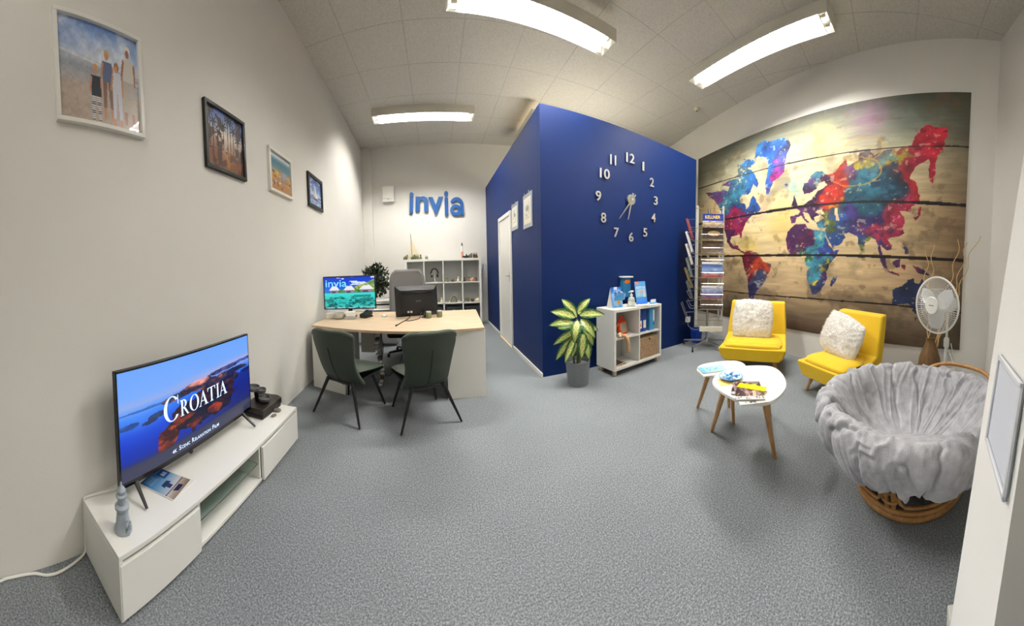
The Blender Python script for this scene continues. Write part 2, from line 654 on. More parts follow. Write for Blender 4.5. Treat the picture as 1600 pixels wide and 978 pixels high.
# blue room divider, open at the top
ZB = 3.40
slab('wall_partition_side', (1.288, 3.52), (1.288, 7.288), 0, ZB, (1, 0), M['blue'])
slab('wall_partition', (1.288, 3.410), (4.31, FWY(4.31)), 0, ZB, (0, 1), M['blue'])
slab('wall_corner', (4.312, FWY(4.31) + .002), (5.17, 4.20), 0, ZB, (0, 1), M['wall'])
struct('trim_1', MB().box(LW(7.2), -1.55, 7.2, 7.288, 0, CEIL), M['wall'], bevel=.006)
struct('baseboard_partition', MB().box(1.268, 1.288, 3.40, 4.78, 0, .055).box(1.268, 1.288, 5.80, 7.28, 0, .055), M['white'], bevel=.004)
struct('baseboard_back', MB().box(-1.5, 1.28, 7.27, 7.288, 0, .05), M['lgrey'], bevel=.003)

# door in the divider's side
d = thing('door_1', 'white panel door in the dark blue side wall, closed in a white frame', 'door', (1.288, 4.82, 0))
d['kind'] = 'structure'
MB().box(-.03, .0, 0, .07, 0, 2.37).box(-.03, 0, .88, .95, 0, 2.37).box(-.03, 0, .07, .88, 2.30, 2.37).obj('door_frame', M['white'], d, bevel=.004)
lf = MB().box(-.012, .0, .07, .88, .01, 2.30).obj('door_leaf', M['gloss'], d, bevel=.003)
hd = MB().tube([(-.012, .14, 1.25), (-.05, .14, 1.25), (-.055, .16, 1.25), (-.055, .26, 1.25)], .009)
hd.box(-.018, -.012, .12, .16, 1.15, 1.31)
hd.obj('handle', M['steel'], d)
struct('door_sill', MB().box(1.25, 1.288, 4.82, 5.77, 0, .012), M['birch'], smooth=False)

# near pier at the window front, slightly out of plumb
def pier():
    e = Vector((-.065, -.188, 1.87)) / 1.87
    u, A = Vector((-.988, .156, 0)), Vector((1.058, -.263, 0))
    bk = Vector((.10, -.30, 0))
    vs = []
    for z in (0., CEIL):
        for p in (A, A + u * .443, A + u * .443 + bk, A + bk):
            vs.append(p + e * z)
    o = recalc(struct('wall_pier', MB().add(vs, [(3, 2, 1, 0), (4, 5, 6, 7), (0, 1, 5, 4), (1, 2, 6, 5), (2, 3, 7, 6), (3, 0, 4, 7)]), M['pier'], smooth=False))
    n = e.cross(u).normalized()
    if n.y < 0: n = -n
    return A, u, e, n
PA, PU, PE, PN = pier()
mb = MB()
for z in (0,):
    mb.box(1.06, 1.115, -.40, -.27, 0, .085)
struct('baseboard_pier', mb, M['white'], bevel=.004)

# sign holder on the pier
sh = thing('sign_holder', 'clear wall sign holder with a pale sheet on the white pier', 'sign holder', PA + PU * .15 + PE * .885 + PN * .004)
mm = frame4((0, 0, 0), PU, PE)
if mm.col[2].xyz.dot(PN) < 0:
    mm = frame4((.263 * PU)[:], -PU, PE)
def q4(x0, x1, y0, y1, z0, z1):
    m_ = MB().box(x0, x1, y0, y1, z0, z1)
    return m_.xf(mm)
q4(0, .263, 0, .283, 0, .004).obj('back_plate', M['frost'], sh, bevel=.002)
q4(.018, .245, .02, .262, .005, .007).obj('paper_sheet', mat('sheet_pale', (218, 222, 232), .5), sh)
fr = MB()
for b in ((0, .263, .268, .283), (0, .263, 0, .014), (0, .012, 0, .283), (.251, .263, 0, .283)):
    k = MB().box(b[0], b[1], b[2], b[3], .004, .013).xf(mm)
    fr.add(k.v, k.f)
fr.obj('edge_strip', mat('clear_edge', (236, 238, 244), .2), sh, bevel=.002)

# ---------------------------------------------------------------- ceiling lamps
def lamp(label, cx, cy, L, rz, drop=0.):
    t = thing('ceiling_light', label, 'ceiling light', (cx, cy, CEIL - drop), rz, 'louvred fluorescent ceiling lamps')
    w, h = .30, .15
    if drop:
        for hx in (-.38 * L, .08 * L):
            MB().tube([(hx, 0, -.01), (hx, 0, drop)], .008, 8).obj('hanger_rod', M['steel'], t)
    a = MB().box(-L / 2, L / 2, -w / 2, w / 2, -.02, 0)
    for s in (-1, 1):
        a.box(-L / 2, L / 2, s * w / 2 - .004, s * w / 2 + .004, -h, 0)
        a.box(s * L / 2 - .004, s * L / 2 + .004, -w / 2, w / 2, -h, 0)
    a.obj('housing', M['lamp'], t, bevel=.002)
    r = MB()
    for s in (-1, 1):
        prof = [(s * .012, -.045), (s * .06, -.035), (s * .11, -.06), (s * .142, -.13)]
        for i in range(3):
            (y0, z0), (y1, z1) = prof[i], prof[i + 1]
            r.add([(-L / 2 + .01, y0, z0), (L / 2 - .01, y0, z0), (L / 2 - .01, y1, z1), (-L / 2 + .01, y1, z1)], [(0, 1, 2, 3)])
    r.obj('reflector', M['reflector'], t)
    for s in (-1, 1):
        MB().tube([(-L / 2 + .12, s * .07, -.085), (L / 2 - .12, s * .07, -.085)], .016, 10).obj('tube', M['tube'], t)
        for e in (-1, 1):
            MB().box(min(e * (L / 2 - .12), e * (L / 2 - .05)), max(e * (L / 2 - .12), e * (L / 2 - .05)), s * .07 - .022, s * .07 + .022, -.115, -.04).obj('lamp_holder', M['cream'], t, bevel=.004)
    f = MB()
    n = int(L / .11)
    for i in range(1, n):
        x = -L / 2 + L * i / n
        f.box(x - .0012, x + .0012, -.14, .14, -.146, -.108)
    f.box(-L / 2 + .01, L / 2 - .01, -.003, .003, -.148, -.06)
    f.obj('louvre', M['reflector'], t, smooth=False)
    return t
lamp('wide fluorescent ceiling lamp nearest the camera, cut by the top edge of view', 1.150, 3.08, 1.93, .054, .21)
lamp('fluorescent ceiling lamp hung slantwise alongside the map wall', 3.585, 1.96, 2.24, -1.703 + PI)
lamp('fluorescent ceiling lamp over the desk at the back of the room', -.17, 5.70, 1.95, .048)

# lamp of the walled-off room behind the divider
t = thing('wall_light', 'cream fixture peeking over the blue divider near its corner', 'light', (1.86, 5.75, 0))
MB().box(-.07, .09, -.6, .6, 4.0, 4.30).obj('housing', M['cream'], t, bevel=.02)
MB().box(-.05, .07, -.55, .55, 4.30, 4.32).obj('diffuser', mat('warm_diffuser', (255, 226, 170), .4, emit=.8), t)
ld = bpy.data.lights.new('warm_lamp', 'AREA')
ld.energy = WARM
ld.color = (1, .92, .76)
ld.shape = 'RECTANGLE'
ld.size, ld.size_y = 1.6, .5
lo = bpy.data.objects.new('warm_lamp', ld)
C.objects.link(lo)
lo.location = (2.7, 5.0, 2.7)
lo.rotation_euler = (PI, 0, 0)

t = thing('smoke_detector', 'small round detector on the ceiling above the blue wall end', 'detector', (4.50, 3.66, CEIL))
MB().lathe([(.055, 0), (.055, -.02), (.04, -.045), (.012, -.05)], 20).obj('body', M['cream'], t)
MB().lathe([(.02, -.048), (.02, -.056), (.004, -.058)], 12).obj('sensor', M['grey'], t)

# ---------------------------------------------------------------- world map mural
LAND=[[(0.339,0.933),(0.368,0.948),(0.4,0.932),(0.422,0.931),(0.448,0.932),(0.473,0.906),(0.481,0.883),(0.466,0.842),(0.459,0.797),(0.458,0.762),(0.435,0.74),(0.414,0.728),(0.403,0.698),(0.397,0.664),(0.385,0.674),(0.38,0.729),(0.386,0.76),(0.391,0.812),(0.38,0.858),(0.346,0.876),(0.327,0.87)],[(0.455,0.7),(0.467,0.706),(0.476,0.697),(0.465,0.686)],[(0.052,0.765),(0.1,0.753),(0.159,0.749),(0.195,0.735),(0.212,0.779),(0.234,0.787),(0.257,0.761),(0.272,0.815),(0.298,0.827),(0.313,0.818),(0.334,0.781),(0.349,0.734),(0.343,0.713),(0.325,0.738),(0.311,0.696),(0.297,0.692),(0.269,0.696),(0.259,0.675),(0.265,0.651),(0.288,0.643),(0.292,0.611),(0.307,0.629),(0.316,0.667),(0.326,0.677),(0.341,0.648),(0.352,0.624),(0.362,0.601),(0.348,0.581),(0.328,0.577),(0.313,0.561),(0.293,0.54),(0.286,0.518),(0.273,0.49),(0.274,0.455),(0.266,0.461),(0.262,0.478),(0.24,0.473),(0.218,0.468),(0.212,0.444),(0.23,0.415),(0.253,0.415),(0.27,0.386),(0.302,0.375),(0.286,0.369),(0.253,0.389),(0.219,0.403),(0.195,0.438),(0.188,0.474),(0.175,0.523),(0.162,0.571),(0.155,0.62),(0.135,0.67),(0.108,0.709),(0.08,0.731)],[(0.158,0.776),(0.194,0.794),(0.245,0.791),(0.257,0.772),(0.235,0.758),(0.207,0.757)],[(0.26,0.862),(0.292,0.878),(0.322,0.866),(0.332,0.847),(0.308,0.836),(0.277,0.836)],[(0.276,0.351),(0.293,0.38),(0.317,0.386),(0.342,0.375),(0.362,0.353),(0.377,0.326),(0.414,0.311),(0.41,0.279),(0.397,0.25),(0.388,0.217),(0.388,0.218),(0.368,0.192),(0.351,0.163),(0.339,0.133),(0.327,0.118),(0.315,0.13),(0.312,0.165),(0.309,0.214),(0.304,0.243),(0.288,0.288)],[(0.471,0.434),(0.478,0.47),(0.494,0.489),(0.506,0.504),(0.54,0.503),(0.552,0.48),(0.574,0.474),(0.592,0.47),(0.61,0.462),(0.617,0.428),(0.628,0.398),(0.642,0.379),(0.66,0.383),(0.653,0.355),(0.63,0.322),(0.621,0.283),(0.625,0.259),(0.615,0.226),(0.618,0.233),(0.603,0.199),(0.589,0.179),(0.575,0.178),(0.565,0.211),(0.555,0.247),(0.552,0.26),(0.556,0.296),(0.544,0.331),(0.551,0.351),(0.54,0.363),(0.517,0.359),(0.489,0.363),(0.476,0.392)],[(0.635,0.222),(0.638,0.246),(0.652,0.27),(0.656,0.264),(0.649,0.235),(0.641,0.219)],[(0.49,0.51),(0.487,0.544),(0.516,0.549),(0.524,0.563),(0.508,0.577),(0.531,0.587),(0.549,0.605),(0.564,0.612),(0.577,0.635),(0.584,0.648),(0.605,0.659),(0.615,0.667),(0.604,0.683),(0.587,0.681),(0.577,0.654),(0.556,0.643),(0.537,0.641),(0.529,0.662),(0.532,0.687),(0.547,0.694),(0.557,0.721),(0.575,0.737),(0.596,0.732),(0.607,0.716),(0.621,0.713),(0.637,0.719),(0.647,0.736),(0.656,0.747),(0.665,0.768),(0.672,0.771),(0.676,0.738),(0.688,0.745),(0.707,0.759),(0.709,0.785),(0.724,0.79),(0.742,0.795),(0.754,0.77),(0.766,0.78),(0.78,0.785),(0.808,0.792),(0.817,0.777),(0.828,0.791),(0.855,0.802),(0.862,0.833),(0.87,0.856),(0.891,0.876),(0.923,0.864),(0.944,0.863),(0.947,0.838),(0.938,0.812),(0.941,0.791),(0.928,0.765),(0.921,0.754),(0.918,0.714),(0.917,0.677),(0.913,0.645),(0.906,0.659),(0.902,0.692),(0.904,0.729),(0.9,0.742),(0.887,0.732),(0.868,0.715),(0.858,0.692),(0.853,0.668),(0.87,0.652),(0.878,0.613),(0.883,0.579),(0.875,0.564),(0.862,0.557),(0.857,0.536),(0.846,0.542),(0.829,0.54),(0.841,0.517),(0.844,0.491),(0.839,0.475),(0.843,0.449),(0.823,0.437),(0.807,0.43),(0.801,0.422),(0.813,0.399),(0.808,0.382),(0.796,0.383),(0.787,0.392),(0.781,0.401),(0.785,0.374),(0.797,0.347),(0.801,0.312),(0.792,0.33),(0.78,0.357),(0.773,0.401),(0.766,0.428),(0.754,0.434),(0.746,0.416),(0.737,0.412),(0.734,0.385),(0.728,0.372),(0.718,0.404),(0.714,0.441),(0.702,0.446),(0.686,0.456),(0.673,0.448),(0.677,0.434),(0.665,0.407),(0.639,0.39),(0.624,0.423),(0.61,0.462),(0.613,0.481),(0.592,0.482),(0.58,0.503),(0.598,0.516),(0.608,0.524),(0.594,0.54),(0.573,0.528),(0.58,0.508),(0.566,0.519),(0.55,0.55),(0.535,0.557),(0.539,0.536),(0.559,0.505),(0.548,0.506),(0.528,0.542),(0.513,0.534),(0.505,0.509)],[(0.488,0.592),(0.495,0.617),(0.5,0.642),(0.507,0.615),(0.515,0.594),(0.504,0.585)],[(0.878,0.555),(0.886,0.554),(0.885,0.521),(0.872,0.501),(0.867,0.51),(0.878,0.521)],[(0.777,0.357),(0.792,0.334),(0.804,0.304),(0.795,0.308),(0.783,0.335)],[(0.804,0.301),(0.836,0.29),(0.836,0.282),(0.807,0.291)],[(0.815,0.334),(0.837,0.355),(0.838,0.32),(0.827,0.312),(0.818,0.321)],[(0.84,0.329),(0.852,0.324),(0.849,0.303),(0.842,0.31)],[(0.842,0.415),(0.85,0.401),(0.859,0.367),(0.851,0.365),(0.843,0.393)],[(0.869,0.324),(0.885,0.317),(0.907,0.302),(0.917,0.283),(0.899,0.289),(0.885,0.294)],[(0.819,0.219),(0.829,0.23),(0.846,0.241),(0.859,0.265),(0.872,0.273),(0.879,0.257),(0.888,0.249),(0.893,0.267),(0.897,0.275),(0.901,0.252),(0.91,0.236),(0.914,0.205),(0.909,0.164),(0.896,0.142),(0.883,0.131),(0.874,0.141),(0.872,0.157),(0.861,0.172),(0.844,0.166),(0.825,0.163),(0.819,0.165),(0.821,0.192)],[(0.88,0.115),(0.887,0.115),(0.884,0.099)]]
WATER=[[(0.638,0.559),(0.648,0.563),(0.657,0.51),(0.646,0.509)],[(0.576,0.557),(0.6,0.562),(0.608,0.539),(0.587,0.541)]]
PLANK=[[(0.034,0.805),(0.705,0.795),(1.013,0.791)],[(0.163,0.572),(0.545,0.585),(0.729,0.583),(1.005,0.564)],[(0.189,0.357),(0.637,0.358),(0.996,0.351)],[(0.362,0.15),(0.599,0.159),(0.817,0.161),(0.997,0.148)]]
BLOB=[(0.358,0.924,60,130,205,0.052),(0.401,0.897,40,95,190,0.033),(0.43,0.767,190,50,140,0.024),(0.453,0.898,45,50,90,0.024),(0.391,0.719,60,110,200,0.029),(0.201,0.695,60,125,150,0.038),(0.133,0.729,110,60,120,0.024),(0.304,0.63,45,85,150,0.029),(0.285,0.754,70,140,180,0.029),(0.257,0.529,165,35,85,0.033),(0.205,0.469,75,30,75,0.029),(0.185,0.569,140,40,100,0.019),(0.309,0.341,125,30,50,0.033),(0.388,0.303,225,80,45,0.021),(0.357,0.239,90,105,155,0.029),(0.319,0.177,50,50,95,0.033),(0.578,0.617,72,36,78,0.043),(0.547,0.691,70,130,150,0.019),(0.597,0.712,55,55,80,0.019),(0.63,0.632,150,45,70,0.021),(0.656,0.657,222,60,45,0.038),(0.671,0.612,230,150,45,0.014),(0.727,0.686,60,120,140,0.038),(0.757,0.59,45,100,120,0.048),(0.801,0.605,30,60,80,0.043),(0.707,0.726,120,70,130,0.021),(0.86,0.622,205,45,60,0.052),(0.913,0.803,205,45,62,0.057),(0.882,0.747,190,45,70,0.043),(0.787,0.479,200,60,95,0.029),(0.83,0.482,205,55,90,0.033),(0.716,0.751,215,195,60,0.017),(0.643,0.529,120,140,55,0.019),(0.734,0.395,165,165,60,0.017),(0.694,0.467,55,95,165,0.029),(0.652,0.416,50,90,160,0.029),(0.74,0.519,75,60,130,0.029),(0.507,0.481,85,42,92,0.038),(0.508,0.418,100,45,80,0.019),(0.571,0.431,75,165,185,0.033),(0.538,0.38,60,130,90,0.024),(0.62,0.37,60,75,150,0.029),(0.584,0.334,75,165,190,0.024),(0.577,0.279,225,200,50,0.012),(0.586,0.234,55,60,105,0.038),(0.624,0.296,80,45,95,0.021),(0.639,0.252,45,70,130,0.019),(0.797,0.405,72,42,92,0.033),(0.788,0.419,60,70,150,0.014),(0.829,0.337,170,45,80,0.019),(0.895,0.296,45,75,130,0.024),(0.877,0.218,40,52,88,0.071),(0.891,0.179,60,45,85,0.024),(0.826,0.324,190,50,70,0.014),(0.815,0.722,190,170,70,0.024),(0.789,0.735,120,150,140,0.019)]

def mural(U, V):
    wx = (fbm(U * 60, V * 40, 4, 3) - .5) * .05
    wy = (fbm(U * 60, V * 40, 4, 9) - .5) * .05
    # timber background: pale in the middle, weathered towards the rim
    gr = fbm(U * 9 + .8 * fbm(U * 3, V * 6, 3, 77), V * 46 + 3 * fbm(U * 4, V * 5, 3, 78), 5, 1)
    gr2 = fbm(U * 26, V * 200, 3, 2)
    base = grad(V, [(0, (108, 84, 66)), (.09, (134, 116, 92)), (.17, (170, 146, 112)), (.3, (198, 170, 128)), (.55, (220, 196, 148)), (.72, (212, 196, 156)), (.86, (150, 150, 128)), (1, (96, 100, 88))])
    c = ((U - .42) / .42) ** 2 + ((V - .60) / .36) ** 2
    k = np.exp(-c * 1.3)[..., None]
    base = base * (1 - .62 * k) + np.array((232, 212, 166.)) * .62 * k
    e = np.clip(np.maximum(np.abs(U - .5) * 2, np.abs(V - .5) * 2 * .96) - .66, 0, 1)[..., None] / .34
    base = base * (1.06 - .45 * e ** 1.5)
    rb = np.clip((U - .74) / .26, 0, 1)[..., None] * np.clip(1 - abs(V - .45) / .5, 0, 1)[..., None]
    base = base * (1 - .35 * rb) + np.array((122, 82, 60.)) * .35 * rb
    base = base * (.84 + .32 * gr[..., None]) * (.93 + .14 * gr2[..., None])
    st = fbm(U * 9 + 5, V * 7, 5, 12)
    put(base, st > .55, (104, 98, 78), np.clip((st - .55) * 3.6, 0, .5))
    st = fbm(U * 30 + 2, V * 22, 4, 32)
    put(base, st > .64, (120, 96, 70), np.clip((st - .64) * 5, 0, .5))
    st = fbm(U * 14 + 9, V * 12, 5, 22)
    put(base, (st > .58) & (V < .25), (70, 56, 44), np.clip((st - .58) * 3, 0, .4))
    # watercolour washes around the land
    for cx, cy, r, rgb, a in ((.46, .52, .07, (236, 200, 90), .5), (.30, .40, .05, (240, 206, 80), .45), (.58, .86, .05, (226, 220, 110), .55), (.20, .70, .05, (150, 196, 170), .5), (.12, .62, .05, (220, 160, 90), .35), (.74, .93, .05, (170, 110, 160), .5), (.84, .90, .06, (90, 110, 110), .35), (.50, .68, .03, (120, 196, 200), .6), (.36, .60, .03, (210, 150, 130), .35)):
        d2 = ((U - cx + wx) / r) ** 2 + ((V - cy + wy) / r / 1.4) ** 2
        put(base, d2 < 9, rgb, a * np.exp(-d2))
    # planks
    for i, pl in enumerate(PLANK):
        vv = np.interp(U, [p[0] for p in pl], [p[1] for p in pl])
        wd = (.0030, .0058, .0058, .0030)[i] * (.8 + .5 * vnoise(U * 40, U * 0, i))
        put(base, np.abs(V - vv) < wd, (22, 16, 14), (.75, .96, .96, .9)[i])
    # land
    jx = (fbm(U * 90, V * 70, 4, 31) - .5) * .007
    jy = (fbm(U * 90, V * 70, 4, 41) - .5) * .010
    land = np.zeros(U.shape, bool)
    for p in LAND:
        land |= inpoly(U + jx, V + jy, p)
    for p in WATER:
        land &= ~inpoly(U + jx, V + jy, p)
    num = np.zeros(U.shape + (3,))
    den = np.zeros(U.shape) + 1e-9
    sx = (fbm(U * 16, V * 13, 5, 51) - .5) * .20
    sy = (fbm(U * 16, V * 13, 5, 61) - .5) * .24
    for cx, cy, r, g, b, rad in BLOB:
        d2 = ((U + sx - cx) ** 2 + ((V + sy - cy) * .72) ** 2) / (rad * 1.0) ** 2
        w = 1 / (d2 + .03) ** 2.6
        num += w[..., None] * np.array((r, g, b), float)
        den += w
    col = num / den[..., None]
    tex = fbm(U * 40, V * 34, 5, 71)
    tex2 = fbm(U * 13 + 4, V * 11, 4, 72)
    col = col * (.22 + .72 * tex[..., None] + .60 * tex2[..., None])
    spl = fbm(U * 70, V * 60, 4, 81)
    put(col, spl > .70, (236, 220, 180), .5)
    put(col, spl < .30, (38, 30, 52), .35)
    edge = fbm(U * 90, V * 80, 3, 91)
    put(base, land & (edge > .25), (0, 0, 0), 0)
    base = np.where((land & (edge > .12))[..., None], col, base)
    # arctic speckle
    sp = fbm(U * 75, V * 60, 3, 101)
    arc = np.exp(-(((U - .27) / .07) ** 2 + ((V - .83) / .09) ** 2))
    put(base, sp * arc > .50, (70, 104, 120), .8)
    # golden loops over the land mass
    for cx, cy, rx, ry in ((.70, .71, .075, .06), (.72, .80, .06, .05)):
        rr = np.sqrt(((U - cx) / rx) ** 2 + ((V - cy + wy * .3) / ry) ** 2)
        put(base, (np.abs(rr - 1) < .035) & (U > cx - rx * .9), (216, 168, 70), .65)
    for i, pl in enumerate(PLANK):
        vv = np.interp(U, [p[0] for p in pl], [p[1] for p in pl])
        wd = (.0022, .0048, .0046, .0022)[i] * (.8 + .5 * vnoise(U * 40, U * 0, i))
        put(base, np.abs(V - vv) < wd, (24, 16, 18), (.55, .9, .9, .8)[i])
    return base * .93
my0, my1, mz0, mz1 = 4.10, -.905, .425, 3.78
mw = math.hypot(my0 - my1, .283 * (my0 - my1))
mt = thing('wall_mural', 'large colourful world map printed on weathered planks covering the right wall', 'mural', (RWX(my0), my0, mz0), math.atan2(-1, -.283))
MB().box(0, mw, -.012, -.002, 0, mz1 - mz0).obj('backing_panel', M['paper'], mt)
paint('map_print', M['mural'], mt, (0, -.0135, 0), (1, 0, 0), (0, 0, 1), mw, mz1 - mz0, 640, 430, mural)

# ---------------------------------------------------------------- pictures on the left wall
def family(U, V):
    c = grad(V, [(0, (176, 158, 142)), (.34, (186, 170, 156)), (.42, (176, 172, 172)), (.55, (158, 162, 172)), (.62, (196, 202, 214)), (.8, (150, 172, 212)), (1, (104, 136, 196))])
    n = fbm(U * 5, V * 4, 5, 2)
    put(c, (V > .6), (232, 236, 242), np.clip((n - .42) * 2.2, 0, .85) * (V > .6))
    put(c, (V > .40 + .12 * (1 - U)) & (V < .56 + .12 * (1 - U)), (150, 156, 166), .4)
    put(c, (np.abs(V - .52 - .15 * (1 - U)) < .015), (222, 224, 226), .7)
    def person(x, top, sc, hair, skin, shirt, legs, stripe=None):
        h = .52 * sc
        put(c, ell(U, V, x, top - .06 * sc, .040 * sc, .062 * sc), hair)
        put(c, ell(U, V, x - .004, top - .085 * sc, .026 * sc, .045 * sc), skin)
        put(c, inpoly(U, V, [(x - .075 * sc, top - .15 * sc), (x + .075 * sc, top - .15 * sc), (x + .085 * sc, top - .40 * sc), (x - .07 * sc, top - .40 * sc)]), shirt)
        put(c, inpoly(U, V, [(x - .11 * sc, top - .36 * sc), (x - .075 * sc, top - .16 * sc), (x - .05 * sc, top - .18 * sc), (x - .085 * sc, top - .38 * sc)]), skin)
        put(c, inpoly(U, V, [(x + .07 * sc, top - .17 * sc), (x + .10 * sc, top - .2 * sc), (x + .10 * sc, top - .42 * sc), (x + .08 * sc, top - .42 * sc)]), skin)
        for s in (-.04, .04):
            m_ = inpoly(U, V, [(x + (s - .035) * sc, top - .39 * sc), (x + (s + .035) * sc, top - .39 * sc), (x + (s * 1.3 + .022) * sc, top - .72 * sc), (x + (s * 1.3 - .022) * sc, top - .72 * sc)])
            put(c, m_, legs)
            if stripe:
                put(c, m_ & ((V * 46) % 1 > .5), stripe)
            put(c, inpoly(U, V, [(x + (s * 1.3 - .02) * sc, top - .72 * sc), (x + (s * 1.3 + .02) * sc, top - .72 * sc), (x + (s * 1.3 + .016) * sc, top - .86 * sc), (x + (s * 1.3 - .016) * sc, top - .86 * sc)]), skin)
    c = c * (.9 + .2 * fbm(U * 30, V * 30, 3, 6)[..., None])
    person(.58, .78, .84, (198, 160, 108), (190, 136, 106), (92, 104, 136), (128, 96, 76))
    person(.86, .90, .98, (226, 224, 216), (160, 104, 80), (208, 200, 188), (182, 170, 152))
    person(.43, .60, .80, (196, 154, 104), (196, 140, 112), (40, 46, 58), (226, 224, 222), (34, 36, 44))
    person(.70, .68, .82, (148, 104, 70), (190, 134, 104), (206, 206, 214), (206, 206, 216))
    return c

def palms(U, V):
    c = grad(V, [(0, (120, 78, 46)), (.25, (132, 76, 56)), (.45, (150, 110, 96)), (.6, (216, 204, 196)), (.8, (120, 140, 190)), (1, (84, 112, 176))])
    n = fbm(U * 6, V * 5, 5, 5)
    d = np.exp(-(((U - .52) / .22) ** 2 + ((V - .5) / .3) ** 2))[..., None]
    c = c * (1 - .6 * d) + np.array((240, 226, 206.)) * .6 * d
    put(c, n > .54, (52, 34, 30), .8)
    for i in range(9):
        x = .08 + .11 * i + .03 * math.sin(i * 5)
        tp = .62 + .3 * abs((i % 5) - 2) / 2
        put(c, (np.abs(U - x - .03 * (V - .3)) < .009) & (V > .34) & (V < tp), (34, 26, 26))
        for k in range(7):
            a = k * 2 * PI / 7
            put(c, ell(U, V, x + .03 * (tp - .3) + .05 * math.cos(a), tp + .05 * math.sin(a), .055, .012, a), (34, 42, 40))
    put(c, (V < .34) & (fbm(U * 14, V * 8, 4, 8) > .52), (70, 36, 28), .8)
    put(c, ell(U, V, .55, .2, .06, .16), (196, 140, 60), .5)
    return c

def beach(U, V):
    c = grad(V, [(0, (178, 128, 62)), (.3, (196, 148, 88)), (.55, (182, 150, 112)), (.62, (90, 140, 150)), (.78, (60, 120, 140)), (.86, (120, 160, 176)), (.92, (226, 230, 232)), (1, (120, 128, 140))])
    rs = random.Random(7)
    cols = [(200, 90, 60), (226, 180, 60), (90, 130, 190), (230, 226, 220), (120, 60, 44), (206, 140, 90), (70, 96, 140)]
    for i in range(60):
        x, y = rs.random(), .1 + .48 * rs.random()
        put(c, ell(U, V, x, y, .02 + .03 * rs.random(), .012 + .03 * rs.random()), cols[i % 7], .85)
    put(c, ell(U, V, .35, .46, .13, .10), (226, 178, 60), .7)
    put(c, ell(U, V, .68, .50, .13, .10), (150, 178, 216), .8)
    return c

def dinghy(U, V):
    c = grad(V, [(0, (166, 182, 200)), (.12, (120, 150, 196)), (.35, (84, 126, 196)), (.42, (220, 226, 230)), (.5, (120, 160, 214)), (1, (46, 84, 164))])
    put(c, fbm(U * 7, V * 14, 4, 2) > .62, (236, 240, 244), .7)
    put(c, inpoly(U, V, [(.48, .82), (.50, .30), (.66, .32)]), (236, 238, 240))
    put(c, inpoly(U, V, [(.44, .78), (.46, .30), (.34, .34)]), (214, 190, 170))
    put(c, inpoly(U, V, [(.30, .30), (.70, .30), (.62, .20), (.38, .20)]), (110, 72, 70))
    return c

def picture(label, y0, y1, z0, z1, fm, fw, fn, mount=0.):
    t = thing('picture', label, 'picture', (LW(y0), y0, z0), math.atan2(1, -.048), 'framed holiday pictures on the left wall')
    w, h, dp = y1 - y0, z1 - z0, .03
    f = MB()
    f.box(0, w, -dp, 0, 0, fw).box(0, w, -dp, 0, h - fw, h).box(0, fw, -dp, 0, fw, h - fw).box(w - fw, w, -dp, 0, fw, h - fw)
    f.obj('frame', fm, t, bevel=.002)
    MB().box(fw, w - fw, -.010, -.002, fw, h - fw).obj('backing', M['paper'], t)
    paint('print', M['framed'], t, (fw, -.0112, fw), (1, 0, 0), (0, 0, 1), w - 2 * fw, h - 2 * fw, 150, 150, fn)
    return t
picture('large white framed photograph of four people walking on a beach', .44, 1.0, 2.29, 2.905, M['white'], .024, family)
picture('black framed photograph of palm trees against low light', 1.555, 2.075, 2.245, 2.76, M['black'], .028, palms)
picture('small white framed picture of a crowded beach with parasols', 2.495, 3.02, 2.27, 2.72, M['white'], .03, beach)
picture('small black framed picture of a sail boat on blue water', 3.52, 4.08, 2.31, 2.765, M['black'], .045, dinghy)

# ---------------------------------------------------------------- back wall
t = thing('fuse_box', 'white fuse box on the back wall, left of the blue lettering', 'fuse box', (-1.29, 7.288, 3.10))
MB().box(0, .31, -.09, 0, 0, .40).obj('body', M['gloss'], t, bevel=.012)
MB().box(.012, .298, -.098, -.09, .09, .385).obj('cover', M['white'], t, bevel=.006)
MB().box(.13, .18, -.103, -.09, .05, .07).obj('latch', M['lgrey'], t, bevel=.003)

t = thing('wall_sign', 'blue raised company lettering on the white back wall', 'sign', (0, 7.288, 0))
for ch, x0, x1, z0, z1, a in (('i', -.628, -.528, 2.79, 3.31, .045), ('n', -.470, -.155, 2.83, 3.20, .035), ('v', -.150, .215, 2.75, 3.17, .0), ('i', .245, .345, 2.71, 3.305, .0), ('a', .388, .722, 2.70, 3.15, -.02)):
    m4 = frame4((x0, -.03, z0), (math.cos(a), 0, -math.sin(a)), (math.sin(a), 0, math.cos(a)))
    if ch == 'a':
        w_, h_, k_ = x1 - x0, z1 - z0, MB()
        def arc_(cx_, cy_, ro, ri, a0, a1, n_=24):
            for q in range(n_):
                b0, b1 = R_(a0 + (a1 - a0) * q / n_), R_(a0 + (a1 - a0) * (q + 1) / n_)
                k_.prism([((cx_ + r_[0] * math.cos(b_)) * w_, (cy_ + r_[1] * math.sin(b_)) * h_) for r_, b_ in ((ro, b0), (ro, b1), (ri, b1), (ri, b0))], .0, .026, m4)
        arc_(.42, .30, (.42, .30), (.19, .12), 0, 360, 32)
        arc_(.50, .58, (.50, .42), (.27, .23), 0, 158)
        k_.prism([(.77 * w_, .0), (1.0 * w_, .0), (1.0 * w_, .58 * h_), (.77 * w_, .58 * h_)], 0, .0262, m4)
        k_.obj('letter', M['signblue'], t, smooth=False)
        continue
    text(ch, x1 - x0, z1 - z0, m4, bold=.026, depth=.026, res=5).obj('letter', M['signblue'], t)

